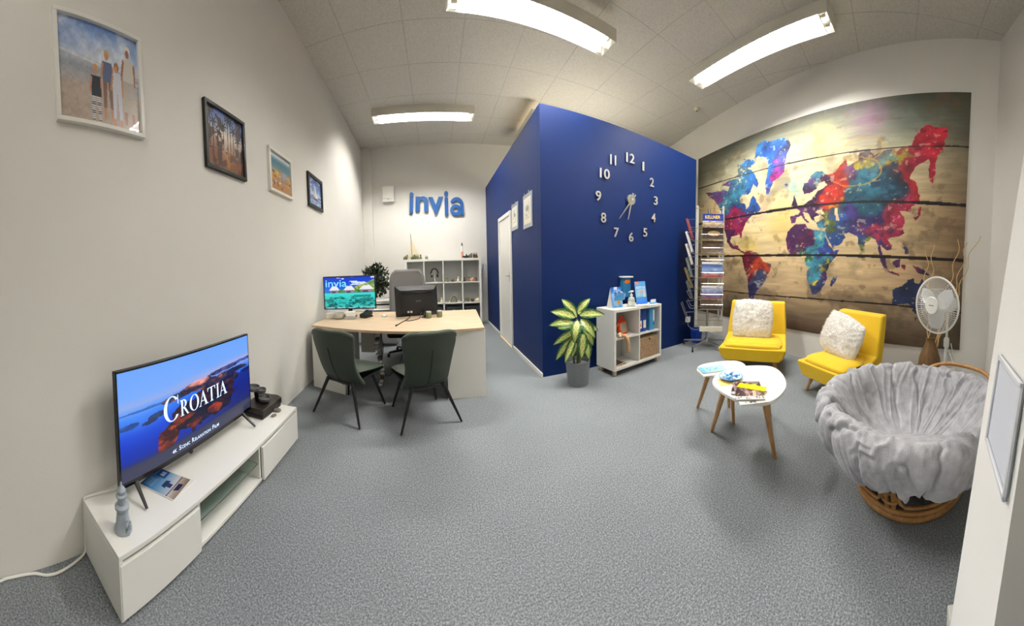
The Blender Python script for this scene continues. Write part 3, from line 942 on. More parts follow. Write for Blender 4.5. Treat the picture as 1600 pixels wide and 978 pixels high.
# two poster pockets on the blue side wall
def pocket(label, y0, y1, z0, z1, seed):
    t = thing('poster_pocket', label, 'poster', (1.288, y1, z0), -PI / 2, 'clear poster pockets on the blue side wall')
    w, h = y1 - y0, z1 - z0
    MB().box(0, w, -.012, -.004, 0, h).obj('acrylic_plate', M['frost'], t, bevel=.002)
    def sheet(U, V):
        c = grad(V, [(0, (226, 220, 200)), (1, (236, 232, 216))])
        put(c, fbm(U * 9, V * 9, 4, seed) > .55, (178, 176, 152), .7 * ((np.abs(U - .5) < .3) & (np.abs(V - .55) < .28)))
        put(c, ell(U, V, .5, .6, .16, .12), (120, 128, 128), .55)
        put(c, (np.abs(U - .5) < .32) & (V < .26) & (V > .08) & ((V * 40) % 1 > .6), (150, 146, 130), .8)
        return c
    paint('sheet', M['glossprint'], t, (.04, -.0135, .055), (1, 0, 0), (0, 0, 1), w - .08, h - .11, 60, 80, sheet)
    for x in (w * .25, w * .75):
        b = MB().tube([(x, 0, h + .01), (x, -.025, h + .01)], .014, 12)
        b.obj('wall_peg', M['chrome'], t)
    return t
pocket('clear poster pocket next to the door on the blue side wall', 4.39, 4.77, 2.005, 2.43, 3)
pocket('clear poster pocket nearer the blue corner, right of its twin', 3.71, 4.11, 1.955, 2.43, 8)

# ---------------------------------------------------------------- clock on the blue front
t = thing('wall_clock', 'big silver stick-on clock with separate numerals on the blue wall', 'clock', (1.288, 3.41, 0), .031)
for n_, x, z in ((12, 2.700, 3.000), (1, 2.957, 2.938), (2, 3.143, 2.733), (3, 3.231, 2.461), (4, 3.183, 2.185), (5, 3.003, 1.936), (6, 2.717, 1.845), (7, 2.44, 1.894), (8, 2.216, 2.083), (9, 2.132, 2.371), (10, 2.24, 2.688), (11, 2.383, 2.904)):
    w = {1: .035, 12: .155, 10: .165, 11: .10}.get(n_, .085)
    m4 = frame4((x - 1.288 - w / 2, -.012, z - .07), (1, 0, 0), (0, 0, 1))
    text(str(n_), w, .135, m4, bold=.012, depth=.010, res=4).obj('numeral', M['numeral'], t)
cx, cz = 2.71 - 1.288, 2.39
MB().tube([(cx, 0, cz), (cx, -.035, cz)], .075, 32).obj('hub', M['steel'], t, bevel=.004)
def hand(name, x, z, w, yo):
    d = Vector((x - 1.288 - cx, 0, z - cz))
    n = Vector((-d.z, 0, d.x)).normalized() * w
    b = -d.normalized() * .10
    p = [Vector((cx, yo, cz)) + b + n, Vector((cx, yo, cz)) + b - n, Vector((cx, yo, cz)) + d - n * .5, Vector((cx, yo, cz)) + d + n * .5]
    vs = [q[:] for q in p] + [(q.x, q.y - .006, q.z) for q in p]
    recalc(MB().add(vs, [(0, 1, 2, 3), (7, 6, 5, 4), (0, 4, 5, 1), (1, 5, 6, 2), (2, 6, 7, 3), (3, 7, 4, 0)]).obj(name, M['steel'], t, smooth=False))
hand('hour_hand', 2.635, 2.09, .016, -.040)
hand('minute_hand', 2.463, 2.085, .013, -.050)
MB().tube([(cx, -.035, cz), (cx, -.062, cz)], .018, 16).obj('spindle', M['chrome'], t)

# ================================================================= media bench and television
bench = thing('media_bench', 'low white media bench under the television along the left wall', 'bench', (-1.095, .505, 0), .048)
BL, BD, BH = 1.64, .385, .285
b = MB()
b.box(-BD, 0, 0, BL, BH - .022, BH).box(-BD, -.015, .0185, BL - .0185, .015, .035)
b.box(-BD, -.0, 0, .018, .015, BH - .0225).box(-BD, -.0, BL - .018, BL, .015, BH - .0225)
b.box(-BD, -.018, .475, .493, .036, BH - .023).box(-BD, -.018, 1.062, 1.08, .036, BH - .023).box(-BD + .001, -BD + .012, .019, BL - .019, .036, BH - .023)
b.obj('body', M['gloss'], bench, bevel=.0015)
for y0, y1 in ((.006, .470), (1.084, BL - .004)):
    MB().box(-.016, .004, y0, y1, .022, BH - .040).obj('drawer_front', M['gloss'], bench, bevel=.0015)
MB().box(-BD + .015, -.03, .494, 1.061, .135, .142).obj('glass_shelf', M['glassshelf'], bench, smooth=False)
for y in (.03, BL - .03):
    for x in (-.03, -BD + .03):
        MB().lathe([(.016, 0), (.016, .016)], 12, (x, y, 0)).obj('foot', M['lgrey'], bench)

tv = thing('television', 'black flat television playing a film of red islands in blue sea', 'television', (-1.33, .64, .285), .06)
TW, z0, z1 = 1.168, .082, .676
b = MB().box(-.028, -.002, 0, TW, z0, z1).box(-.060, -.028, .12, TW - .12, z0 + .03, z0 + .36)
b.obj('case', M['black'], tv, bevel=.003)
b = MB()
b.box(-.006, .004, 0, TW, z1 - .010, z1).box(-.006, .004, 0, TW, z0, z0 + .026).box(-.006, .004, 0, .009, z0, z1).box(-.006, .004, TW - .009, TW, z0, z1)
b.obj('bezel', M['blackgloss'], tv, bevel=.001)
def film(U, V):
    sx = U
    c = grad(V - .04 * (U - .5), [(0, (24, 34, 80)), (.10, (34, 46, 96)), (.20, (16, 48, 170)), (.42, (16, 66, 214)), (.56, (40, 110, 240)), (.63, (96, 150, 246)), (.68, (150, 170, 232)), (.76, (120, 170, 250)), (1, (110, 166, 252))])
    put(c, (V > .655 + .02 * U), (206, 178, 214), .55 * np.exp(-((V - .69 - .02 * U) / .05) ** 2) * np.clip((U - .3) * 2.0, 0, 1))
    lt = np.exp(-(((U - .12) / .24) ** 2 + ((V - .55) / .16) ** 2))
    c = c * (1 - .35 * lt[..., None]) + np.array((120, 184, 255.)) * .35 * lt[..., None]
    dk = np.clip((U - .45) * 1.5, 0, .62) * (V < .55)
    put(c, V < .56, (8, 18, 92), dk)
    wx = (fbm(U * 11, V * 8, 5, 3) - .5)
    wy = (fbm(U * 11, V * 8, 5, 9) - .5)
    n = fbm(U * 15, V * 18, 5, 4)
    n2 = fbm(U * 34, V * 34, 4, 14)
    def isle(cx, cy, rx, ry, hi, lo, w=.35, k=.95, a=0.):
        x, y = (U - cx) + wx * rx * w * 2.2, (V - cy) + wy * ry * w * 3.0
        if a:
            x, y = x * math.cos(a) + y * math.sin(a), -x * math.sin(a) + y * math.cos(a)
        d = (x / rx) ** 2 + (y / ry) ** 2
        m = d < 1
        t = np.clip((n - .40) * 3.8 + (V - cy) / ry * .22, 0, 1)[..., None]
        col = np.array(lo, float) * (1 - t) + np.array(hi, float) * t
        col = col * (.7 + .6 * n2[..., None])
        c[m] = c[m] * (1 - k) + col[m] * k
    isle(.92, .70, .26, .020, (70, 96, 180), (40, 66, 150), .5, .9)
    isle(.74, .685, .14, .026, (84, 84, 136), (30, 44, 96), .4)
    isle(.15, .60, .15, .012, (60, 110, 200), (40, 84, 180), .4, .8)
    isle(.05, .48, .06, .028, (50, 84, 150), (36, 66, 136), .4)
    isle(.82, .615, .15, .036, (84, 62, 76), (22, 30, 76), .5)
    isle(.97, .55, .07, .026, (26, 44, 110), (12, 26, 90), .4)
    isle(.36, .60, .12, .034, (130, 84, 84), (40, 48, 84), .5)
    isle(.22, .505, .06, .030, (48, 62, 100), (28, 46, 92), .5, a=.2)
    isle(.17, .465, .05, .020, (44, 60, 104), (28, 46, 92), .5, a=.2)
    isle(.54, .615, .20, .058, (180, 104, 90), (44, 38, 66), .5)
    isle(.52, .650, .09, .034, (236, 156, 146), (150, 92, 96), .4)
    isle(.70, .52, .16, .070, (96, 54, 60), (18, 22, 60), .5)
    isle(.56, .36, .29, .165, (58, 26, 34), (12, 12, 42), .4)
    isle(.36, .33, .10, .075, (128, 50, 34), (32, 22, 34), .45)
    isle(.28, .225, .070, .105, (190, 76, 36), (64, 28, 28), .45)
    isle(.255, .145, .045, .045, (160, 62, 44), (60, 28, 34), .4)
    isle(.47, .245, .055, .040, (150, 52, 38), (50, 24, 32), .45)
    isle(.63, .275, .065, .052, (200, 68, 38), (84, 30, 28), .45)
    isle(.50, .45, .08, .030, (140, 66, 54), (40, 26, 44), .45)
    put(c, V < .135 - .012 * np.sin(U * 6), (52, 54, 78), .80)
    return c
scr = paint('screen', M['screen'], tv, (.0045, .009, z0 + .026), (0, 1, 0), (0, 0, 1), TW - .018, z1 - z0 - .036, 360, 190, film)
# the film title, in capitals with serifs
def serif_title():
    out = MB()
    X = [0.]
    def poly(ps, s=1.):
        out.add([(X[0] + p[0] * s, p[1] * s, 0) for p in ps], [tuple(range(len(ps)))])
    def ring(cx, cy, rx, ry, ix, iy, a0, a1, s, n=26):
        vs = []
        for i in range(n + 1):
            a = a0 + (a1 - a0) * i / n
            vs += [(X[0] + (cx + rx * math.cos(a)) * s, (cy + ry * math.sin(a)) * s, 0), (X[0] + (cx + ix * math.cos(a)) * s, (cy + iy * math.sin(a)) * s, 0)]
        out.add(vs, [(2 * i, 2 * i + 2, 2 * i + 3, 2 * i + 1) for i in range(n)])
    def rect(x0, x1, y0, y1, s): poly([(x0, y0), (x1, y0), (x1, y1), (x0, y1)], s)
    def stem(x0, x1, s):
        rect(x0, x1, 0, 1, s); rect(x0 - .09, x1 + .09, 0, .035, s); rect(x0 - .09, x1 + .09, .965, 1, s)
    s = 1.45                                     # large initial
    ring(.46, .5, .46, .53, .28, .49, R_(40), R_(322), s)
    rect(.79, .83, .62, 1.0, s)
    X[0] += .92 * s
    s = 1.
    stem(.10, .25, s)                            # R
    ring(.28, .74, .30, .27, .15, .225, R_(-90), R_(90), s)
    rect(.20, .30, .945, 1, s); rect(.20, .30, .465, .52, s)
    poly([(.28, .48), (.44, .48), (.72, .03), (.82, .0), (.60, .0)], s)
    X[0] += .84
    ring(.44, .5, .44, .53, .27, .49, 0, 2 * PI, s, 40)   # O
    X[0] += .90
    def A():
        poly([(.06, 0), (.12, 0), (.43, .93), (.40, 1.03)], s)
        poly([(.40, 1.03), (.43, 1.03), (.82, 0), (.62, 0), (.36, .80)], s)
        rect(.22, .60, .30, .35, s); rect(-.02, .22, 0, .035, s); rect(.52, .92, 0, .035, s)
        X[0] += .90
    A()
    X[0] += -.04
    rect(.34, .49, 0, 1, s); rect(.24, .59, 0, .035, s); rect(0, .83, .95, 1, s)   # T
    poly([(0, 1), (0, .74), (.03, .74), (.10, .95)], s); poly([(.83, 1), (.73, .95), (.80, .74), (.83, .74)], s)
    X[0] += .92
    stem(.10, .25, s)                            # I
    X[0] += .36
    A()
    return out, X[0]
ti, tw_ = serif_title()
sc_ = .575 / tw_
m4 = frame4((.0056, .30, z0 + .235), (0, 1, 0), (0, 0, 1))
o_ = MB().add([m4 @ Vector((p[0] * sc_, p[1] * sc_ * 1.0, 0)) for p in ti.v], ti.f).obj('title_text', M['titlewhite'], scr, smooth=False)
tx = MB()
x = .350
for wd, w, h in (('4K', .035, .020), ('S', .017, .027), ('CENIC', .068, .019), ('R', .020, .027), ('ELAXATION', .150, .019), ('F', .017, .027), ('ILM', .045, .019)):
    text(wd, w, h, frame4((.0056, x, z0 + .046), (0, 1, 0), (0, 0, 1)), bold=.012, mb=tx)
    x += w + (.004 if len(wd) == 1 else .018)
tx.obj('subtitle_text', M['titlewhite'], scr, smooth=False)
MB().tube([(-.01, .50 + .0, z0 - .004), (.006, .50, z0 - .004)], .014, 12).obj('sensor', M['blackgloss'], tv)
for y in (.10, 1.06):
    s = 1 if y > .5 else -1
    MB().tube([(-.015, y, z0 + .01), (.10, y + .01 * s, .009)], [.013, .008], 8).tube([(-.015, y, z0 + .01), (-.10, y - .01 * s, .009)], [.013, .008], 8).obj('stand_leg', M['black'], tv)

t = thing('lighthouse_figurine', 'small bluish grey lighthouse figurine at the near end of the bench', 'figurine', (-1.205, .585, .285))
MB().lathe([(.040, 0), (.042, .006), (.040, .018), (.034, .026), (.029, .06), (.026, .095), (.033, .100), (.034, .112), (.028, .116), (.020, .120), (.020, .150), (.026, .153), (.026, .160), (.017, .165), (.020, .172), (.021, .182), (.014, .192), (.006, .200), (.004, .214), (.001, .220)], 20).obj('tower', M['ltower'], t)
b = MB()
for i in range(16):
    a = -.4 + .11 * (i % 5)
    b.ball((.040 * math.cos(a) + .006, .040 * math.sin(a) + .012, .012 + .012 * (i % 6)), .0065, 6)
b.obj('shell_relief', M['ltower'], t)

def flyer_tower(U, V):
    c = grad(U * .9 + .1 * V, [(0, (32, 84, 150)), (.3, (70, 124, 180)), (.55, (140, 168, 196)), (.74, (196, 196, 204)), (.78, (186, 172, 158)), (1, (120, 100, 86))])
    put(c, inpoly(U, V, [(.14, .62), (.42, .62), (.42, .98), (.14, .98)]), (22, 70, 140))
    put(c, (U > .22) & (U < .34) & (V > .7) & (V < .92) & ((V * 23) % 1 > .35), (190, 210, 232))
    put(c, inpoly(U, V, [(.48, .30), (.48, .58), (.60, .64), (.60, .26)]), (40, 62, 96))
    put(c, inpoly(U, V, [(.60, .34), (.60, .54), (.72, .54), (.72, .34)]), (52, 62, 110))
    put(c, inpoly(U, V, [(.76, .0), (.76, 1), (.79, 1), (.79, 0)]), (70, 56, 50), .8)
    put(c, inpoly(U, V, [(.82, .3), (.82, .66), (.93, .70), (.93, .4)]), (44, 44, 84))
    put(c, (U < .30) & (V < .5) & (V > .1) & (U > .08) & ((U * 30) % 1 > .55), (150, 184, 214), .7)
    return c
t = thing('brochure', 'holiday brochure with a blue beach tower lying by the television leg', 'brochure', (-1.33, .93, .2855), 0)
bt = MB().prism([(-.10, -.135), (.125, -.06), (.10, .12), (-.12, .06)], 0, .004)
bt.obj('page_block', M['pages'], t)
ax = Vector((.225, .075, 0)).normalized(); ay = Vector((-.075, .225, 0)).normalized()
paint('cover', M['glossprint'], t, (-.085, -.125, .0046), ax, ay, .225, .17, 70, 60, flyer_tower)

# indoor fountain behind the television's far end
t = thing('tabletop_fountain', 'dark tabletop fountain with stone bowls behind the far end of the television', 'fountain', (-1.415, 1.975, .285), .06)
b = MB().prism([(-.10, -.15), (.10, -.15), (.115, .13), (.06, .16), (-.10, .15)], 0, .028)
b.prism([(-.095, -.14), (.105, -.15), (.122, .135), (.066, .168), (-.10, .155)], .028, .075)
b.obj('basin', M['darkwood'], t, bevel=.006)
for (x, y, z, r, nm) in ((.03, .0, .075, .05, 'bowl'), (-.02, .035, .125, .045, 'bowl'), (-.02, -.09, .19, .06, 'bowl')):
    MB().lathe([(r * .5, 0), (r * .9, .012), (r, .032), (r * .93, .038), (r * .75, .020), (r * .3, .014)], 18, (x, y, z)).obj(nm, M['slate'], t)
MB().tube([(-.05, .02, .07), (-.055, .0, .16), (-.06, -.06, .20)], [.022, .018, .014], 10).obj('branch', M['darkwood'], t)
tag(MB().ball((0, 0, .012), .032, 14, (1.1, .8, .45)).obj('pebble', M['stone'], loc=(-1.285, 2.01, .284), rot=(0, 0, .3)), 'larger flat grey pebble at the far end of the bench top', 'pebble', 'pebbles on the bench')
tag(MB().ball((0, 0, .010), .022, 14, (.7, 1.2, .5)).obj('pebble', M['stone'], loc=(-1.265, 1.925, .284), rot=(0, 0, -.4)), 'smaller narrow grey pebble beside the larger one on the bench', 'pebble', 'pebbles on the bench')
cb = spline([(-1.44, .70, .295), (-1.462, .52, .296), (-1.468, .493, .27), (-1.468, .490, .14), (-1.466, .488, .06), (-1.456, .47, .012), (-1.42, .35, .008), (-1.42, .27, .008), (-1.446, .20, .008), (-1.446, .08, .008), (-1.436, .03, .008), (-1.436, -.1, .008)], 6)
tag(MB().tube(cb, .006, 8).obj('power_cable', M['white']), 'white cable running from the media bench along the left wall', 'cable')

# ================================================================= desk
DZ = .765
dk = thing('office_desk', 'large light wood office desk with a bowed front and white panels', 'desk', (0, 0, 0))
fr_ = spline([(-1.535, 3.29, 0), (-1.2, 3.17, 0), (-.873, 3.085, 0), (-.55, 3.03, 0), (-.25, 3.012, 0), (.105, 3.038, 0), (.50, 3.085, 0)], 5)
MB().prism([(p[0], p[1]) for p in fr_] + [(.592, 4.44), (-1.58, 4.44)], DZ - .03, DZ).obj('desktop', M['oak'], dk, bevel=.003)
MB().box(-1.535, -1.055, -.009, .009, 0, DZ - .03).obj('front_panel', M['white'], dk, loc=(0, 0, 0)).matrix_local = Matrix.Translation((0, 3.20, 0)) @ Matrix.Translation((-1.28, 0, 0)) @ Matrix.Rotation(-.30, 4, 'Z') @ Matrix.Translation((1.28, 0, 0))
MB().box(.09, .508, 3.085, 3.103, 0, DZ - .03).obj('front_panel', M['white'], dk, bevel=.001)
MB().box(.490, .508, 3.103, 4.40, 0, DZ - .03).obj('side_panel', M['white'], dk, bevel=.001)
MB().box(-1.075, -1.057, 3.16, 3.75, .0, DZ - .0305).obj('side_panel', M['lgrey'], dk, bevel=.001)
MB().box(-1.05, -.86, 3.82, 4.38, .30, DZ - .0305).obj('drawer_box', M['lgrey'], dk, bevel=.003)
MB().box(-1.04, -.87, 3.80, 3.82, .31, DZ - .04).obj('drawer_front', M['white'], dk, bevel=.003)

t = thing('cable_spine', 'silver jointed cable spine hanging under the desk', 'cable guide', (-.715, 3.42, 0))
for i in range(14):
    z = .03 + .046 * i
    a = .35 * math.sin(i * .5)
    MB().box(-.022, .022, -.028, .028, -.014, .014).obj('link', (M['silver'], M['brown'])[i % 5 == 2], t, loc=(.03 * math.sin(i * .45), .02 * i / 14, z), rot=(0, 0, a), bevel=.004)
MB().tube(spline([(.0, .0, .70), (.05, .02, .5), (.03, .0, .3), (.09, .03, .12), (.25, .2, .3), (.30, .3, .7)], 6), .004, 6).obj('cable', M['black'], t)
MB().lathe([(.03, 0), (.03, .66)], 8, (.0, .06, .02)).obj('core', M['grey'], t)

# monitors
def mon_img(U, V):
    c = grad(V, [(0, (190, 220, 235)), (.05, (60, 200, 190)), (.2, (40, 196, 186)), (.45, (60, 220, 210)), (.485, (90, 210, 220)), (.5, (30, 120, 200)), (.56, (40, 120, 220)), (.8, (14, 78, 214)), (1, (10, 60, 200))])
    n = fbm(U * 9, V * 12, 5, 3)
    put(c, (V < .42) & (n > .53), (20, 110, 110), .75)
    put(c, (V < .34) & (fbm(U * 14, V * 16, 4, 6) > .60), (14, 66, 70), .7)
    put(c, (V > .74) & (fbm(U * 4, V * 9, 4, 9) + (U - .5) * .3 > .60), (240, 246, 252), .9)
    put(c, inpoly(U, V, [(.55, .52), (1, .52), (1, .92), (.8, .78), (.62, .70)]), (110, 150, 60), .9)
    put(c, inpoly(U, V, [(.55, .52), (1, .52), (1, .92), (.8, .78), (.62, .70)]) & (fbm(U * 22, V * 22, 3, 2) > .52), (190, 190, 90), .8)
    put(c, (V > .495) & (V < .60) & (U > .28), (96, 150, 50), .85)
    put(c, (V > .50) & (V < .64) & (fbm(U * 26, V * 26, 3, 4) > .55) & (U > .25), (40, 96, 40), .8)
    for x, w, y in ((.20, .11, .55), (.50, .12, .55), (.84, .15, .56)):
        put(c, inpoly(U, V, [(x - w, y + .03), (x - w * .4, y + .16), (x + w * .4, y + .17), (x + w, y + .03)]), (236, 234, 242))
        put(c, inpoly(U, V, [(x - w * .7, y - .05), (x + w * .7, y - .05), (x + w * .7, y + .03), (x - w * .7, y + .03)]), (150, 130, 140))
        put(c, inpoly(U, V, [(x - w * .5, y - .06), (x + w * .2, y - .06), (x + w * .2, y + .0), (x - w * .5, y + .0)]), (80, 70, 84))
    return c
t = thing('monitor', 'desk monitor facing the room with a turquoise lagoon picture', 'monitor', (-1.24, 3.99, DZ), .17)
mw_, m0, m1 = .76, .105, .585
MB().box(-mw_ / 2, mw_ / 2, -.004, .03, m0, m1).box(-.2, .2, .03, .06, m0 + .08, m1 - .12).obj('case', M['black'], t, bevel=.004)
s_ = paint('screen', M['screen'], t, (-mw_ / 2 + .016, -.0046, m0 + .016), (1, 0, 0), (0, 0, 1), mw_ - .032, m1 - m0 - .032, 150, 100, mon_img)
text('invia', .31, .10, frame4((-.345, -.0058, m0 + .325), (1, 0, 0), (0, 0, 1)), bold=.006).obj('lettering', M['titleblue'], s_, smooth=False)
MB().box(-.03, .03, .03, .05, .01, m0 + .2).obj('neck', M['black'], t, bevel=.004)
MB().lathe([(.10, 0), (.10, .008), (.09, .014)], 28, (0, .02, 0)).obj('base', M['blackgloss'], t)

t = thing('monitor', 'black desk monitor seen from behind, turned away from the room', 'monitor', (-.27, 3.93, DZ), .33)
k = MB()
mw_ = .60
k.box(-mw_ / 2, mw_ / 2, .0, .02, .012, .425)
n0 = len(k.v)
k.add([(-mw_ / 2, 0, .012), (mw_ / 2, 0, .012), (mw_ / 2, 0, .425), (-mw_ / 2, 0, .425), (-mw_ / 2 + .07, -.055, .06), (mw_ / 2 - .07, -.055, .06), (mw_ / 2 - .06, -.055, .36), (-mw_ / 2 + .06, -.055, .36)], [(0, 1, 5, 4), (1, 2, 6, 5), (2, 3, 7, 6), (3, 0, 4, 7), (4, 5, 6, 7)])
tilt = Matrix.Rotation(-.14, 4, 'X')
k.xf(tilt).obj('case', M['black'], t, bevel=.006)
MB().box(-.21, .21, -.062, -.05, .315, .335).xf(tilt).obj('vent_slot', M['blackgloss'], t, bevel=.003)
MB().box(-mw_ / 2 + .02, mw_ / 2 - .02, .019, .022, .03, .41).xf(tilt).obj('screen', M['blackgloss'], t)
text('AOC', .08, .022, frame4((-.03, -.0565, .20), (1, 0, 0), (0, 0, 1)), bold=.01).xf(tilt).obj('logo', M['grey'], t, smooth=False)
MB().tube([(.06, -.05, .10), (.07, -.09, .06), (.07, -.10, .004)], .012, 8).tube([(.03, -.10, .006), (.13, -.09, .006), (.16, .06, .006)], .008, 8).obj('stand', M['blackgloss'], t)
for x in (-.14, -.10):
    MB().box(x - .012, x + .012, -.068, -.055, .06, .085).xf(tilt).obj('connector', M['silver'], t)
cb = spline([(-.34, 3.80, DZ + .07), (-.36, 3.76, DZ + .03), (-.40, 3.66, DZ + .006), (-.44, 3.50, DZ + .006), (-.46, 3.38, DZ + .006), (-.478, 3.30, DZ + .006)], 6)
t = thing('video_cable', 'black cable with a plug trailing over the desk from the dark monitor', 'cable', (0, 0, 0))
MB().tube(cb, .006, 8).obj('wire', M['black'], t)
MB().box(-.49, -.466, 3.28, 3.33, DZ + .001, DZ + .014).obj('plug', M['black'], t, bevel=.003)
tag(MB().tube(spline([(-.22, 3.86, DZ + .07), (-.24, 3.74, DZ + .01), (-.34, 3.60, DZ + .007), (-.40, 3.54, DZ + .018)], 6), .005, 8).obj('power_cable', M['black']), 'shorter black cable lying across the video cable behind the dark monitor', 'cable')

t = thing('computer_mouse', 'white computer mouse on the wooden desktop', 'mouse', (-.745, 3.99, DZ), .3)
MB().grid(lambda u, v: (.036 * math.cos(2 * PI * u) * math.sin(PI * v / 2 + .0001), .058 * math.sin(2 * PI * u) * math.sin(PI * v / 2 + .0001), .032 * math.cos(PI * v / 2) + .003), 24, 8, True).obj('shell', M['gloss'], t)
MB().ball((0, -.02, .032), .007, 8, (.5, 1, .6)).obj('wheel', M['grey'], t)
MB().prism([(.038 * math.cos(a * PI / 10), .060 * math.sin(a * PI / 10)) for a in range(20)], 0, .003).obj('sole', M['black'], t)

t = thing('paper_box', 'small white box at the wall end of the desk under the monitor', 'box', (-1.50, 3.86, DZ), .3)
MB().box(-.055, .055, -.04, .04, 0, .055).obj('body', M['white'], t, bevel=.003)
MB().box(-.058, .058, -.043, .043, .045, .062).obj('lid', M['gloss'], t, bevel=.003)
tag(MB().lathe([(.03, 0), (.07, .01), (.088, .04), (.085, .075), (.08, .078), (.078, .04), (.02, .015)], 24).obj('bowl', M['silver'], loc=(-1.345, 3.79, DZ)), 'round silver bowl on the desk below the lagoon monitor', 'bowl')
t = thing('memo_cube', 'white memo cube beside the silver bowl on the desk', 'memo cube', (-1.175, 3.80, DZ), .15)
MB().box(-.062, .062, -.05, .05, .012, .10).obj('paper_block', M['paper'], t, bevel=.002)
MB().box(-.066, .066, -.054, .054, 0, .045).obj('tray', M['lgrey'], t, bevel=.003)
t = thing('payment_terminal', 'small black card terminal on the desk beside the monitor', 'terminal', (-.985, 3.93, DZ), -.35)
MB().box(-.055, .055, -.09, .09, 0, .05).xf(Matrix.Rotation(.2, 4, 'X')).xf(Matrix.Translation((0, 0, .02))).obj('body', M['black'], t, bevel=.01)
MB().box(-.045, .045, .02, .08, .05, .056).xf(Matrix.Rotation(.2, 4, 'X')).xf(Matrix.Translation((0, 0, .02))).obj('display', M['blackgloss'], t, bevel=.002)
MB().box(-.05, .05, -.09, .085, 0, .025).obj('foot', M['black'], t)
for (x, y, lb) in ((-.118, 3.80, 'left mossy glass jar behind the dark monitor'), (.025, 3.86, 'right mossy glass jar at the end of the dark monitor')):
    t = thing('glass_jar', lb, 'jar', (x, y, DZ), 0, 'little jars on the desk')
    MB().lathe([(.034, 0), (.038, .01), (.038, .066), (.034, .076)], 16).obj('jar_body', M['jar'], t)
    MB().lathe([(.036, .074), (.036, .088), (.03, .090)], 16).obj('lid', M['silver'], t)

# cabinet, printer and plant in the back left corner
t = thing('storage_cabinet', 'low grey cabinet behind the desk in the back left corner', 'cabinet', (-1.18, 5.60, 0))
MB().box(-.42, .42, -.30, .30, .04, .66).obj('body', M['lgrey'], t, bevel=.004)
MB().box(-.40, .40, -.28, .28, 0, .04).obj('plinth', M['grey'], t)
for s in (-1, 1):
    dd = MB().box(min(s * .005, s * .41), max(s * .005, s * .41), -.315, -.30, .06, .64).obj('cabinet_door', M['lgrey'], t, bevel=.003)
    MB().tube([(s * .04, -.33, .42), (s * .04, -.33, .54)], .006, 8).obj('handle', M['steel'], dd)
t = thing('printer', 'white office printer with a dark slot on the grey cabinet', 'printer', (-1.02, 5.47, .66), .2)
MB().box(-.30, .30, -.18, .18, 0, .14).obj('body', M['white'], t, bevel=.02)
MB().box(-.29, .29, -.17, .19, .145, .19).obj('scanner_lid', M['gloss'], t, bevel=.012)
MB().box(-.27, .27, -.183, -.16, .10, .13).obj('paper_slot', M['black'], t)
MB().box(-.2, .2, -.28, -.17, .02, .032).obj('paper_tray', M['white'], t, bevel=.004)
t = thing('weeping_fig', 'bushy dark green pot plant behind the lagoon monitor', 'plant', (-1.27, 5.74, .66))
MB().lathe([(.08, 0), (.11, .15), (.115, .16), (.10, .16), (.09, .13)], 20).obj('pot', M['concrete'], t)
MB().tube([(0, 0, .10), (.02, .01, .35), (.06, 0, .62)], [.014, .011, .007], 8).tube([(.0, 0, .2), (-.06, .02, .45), (-.10, 0, .70)], [.010, .008, .005], 8).obj('stem', M['brown'], t)
rs = random.Random(11)
lf = MB()
for i in range(900):
    while True:
        p = Vector((rs.uniform(-1, 1), rs.uniform(-1, 1), rs.uniform(-1, 1)))
        if p.length < 1 and p.length > .35: break
    p = Vector((p.x * .27 + .10 * rs.random(), p.y * .22, p.z * .36 + .52))
    if fbm(np.array([p.x * 9 + 5]), np.array([p.z * 9 + p.y * 6]), 3, 5)[0] < .36: continue
    a, b2 = rs.uniform(0, 2 * PI), rs.uniform(-1.2, -.1)
    m_ = Matrix.Translation(p) @ Matrix.Rotation(a, 4, 'Z') @ Matrix.Rotation(b2 + PI, 4, 'X')
    L = rs.uniform(.07, .12)
    w = L * .30
    lf.add([m_ @ Vector(q) for q in ((0, 0, 0), (w, L * .4, .006), (0, L, -.008), (-w, L * .4, .006), (0, L * .45, -.004))], [(0, 1, 4), (1, 2, 4), (2, 3, 4), (3, 0, 4)])
lf.obj('foliage', M['leafdark'], t)
t = thing('radiator', 'pale panel radiator low on the back wall behind the plant', 'radiator', (-1.32, 7.20, .0))
for i in range(11):
    MB().box(.0 + i * .04, .034 + i * .04, -.03, .03, .10 if i not in (1, 9) else 0, .68).obj('section', M['lgrey'], t, bevel=.008)
MB().tube([(-.02, 0, .72), (.50, 0, .72), (.50, 0, .02)], .012, 8).obj('pipe', M['lgrey'], t)

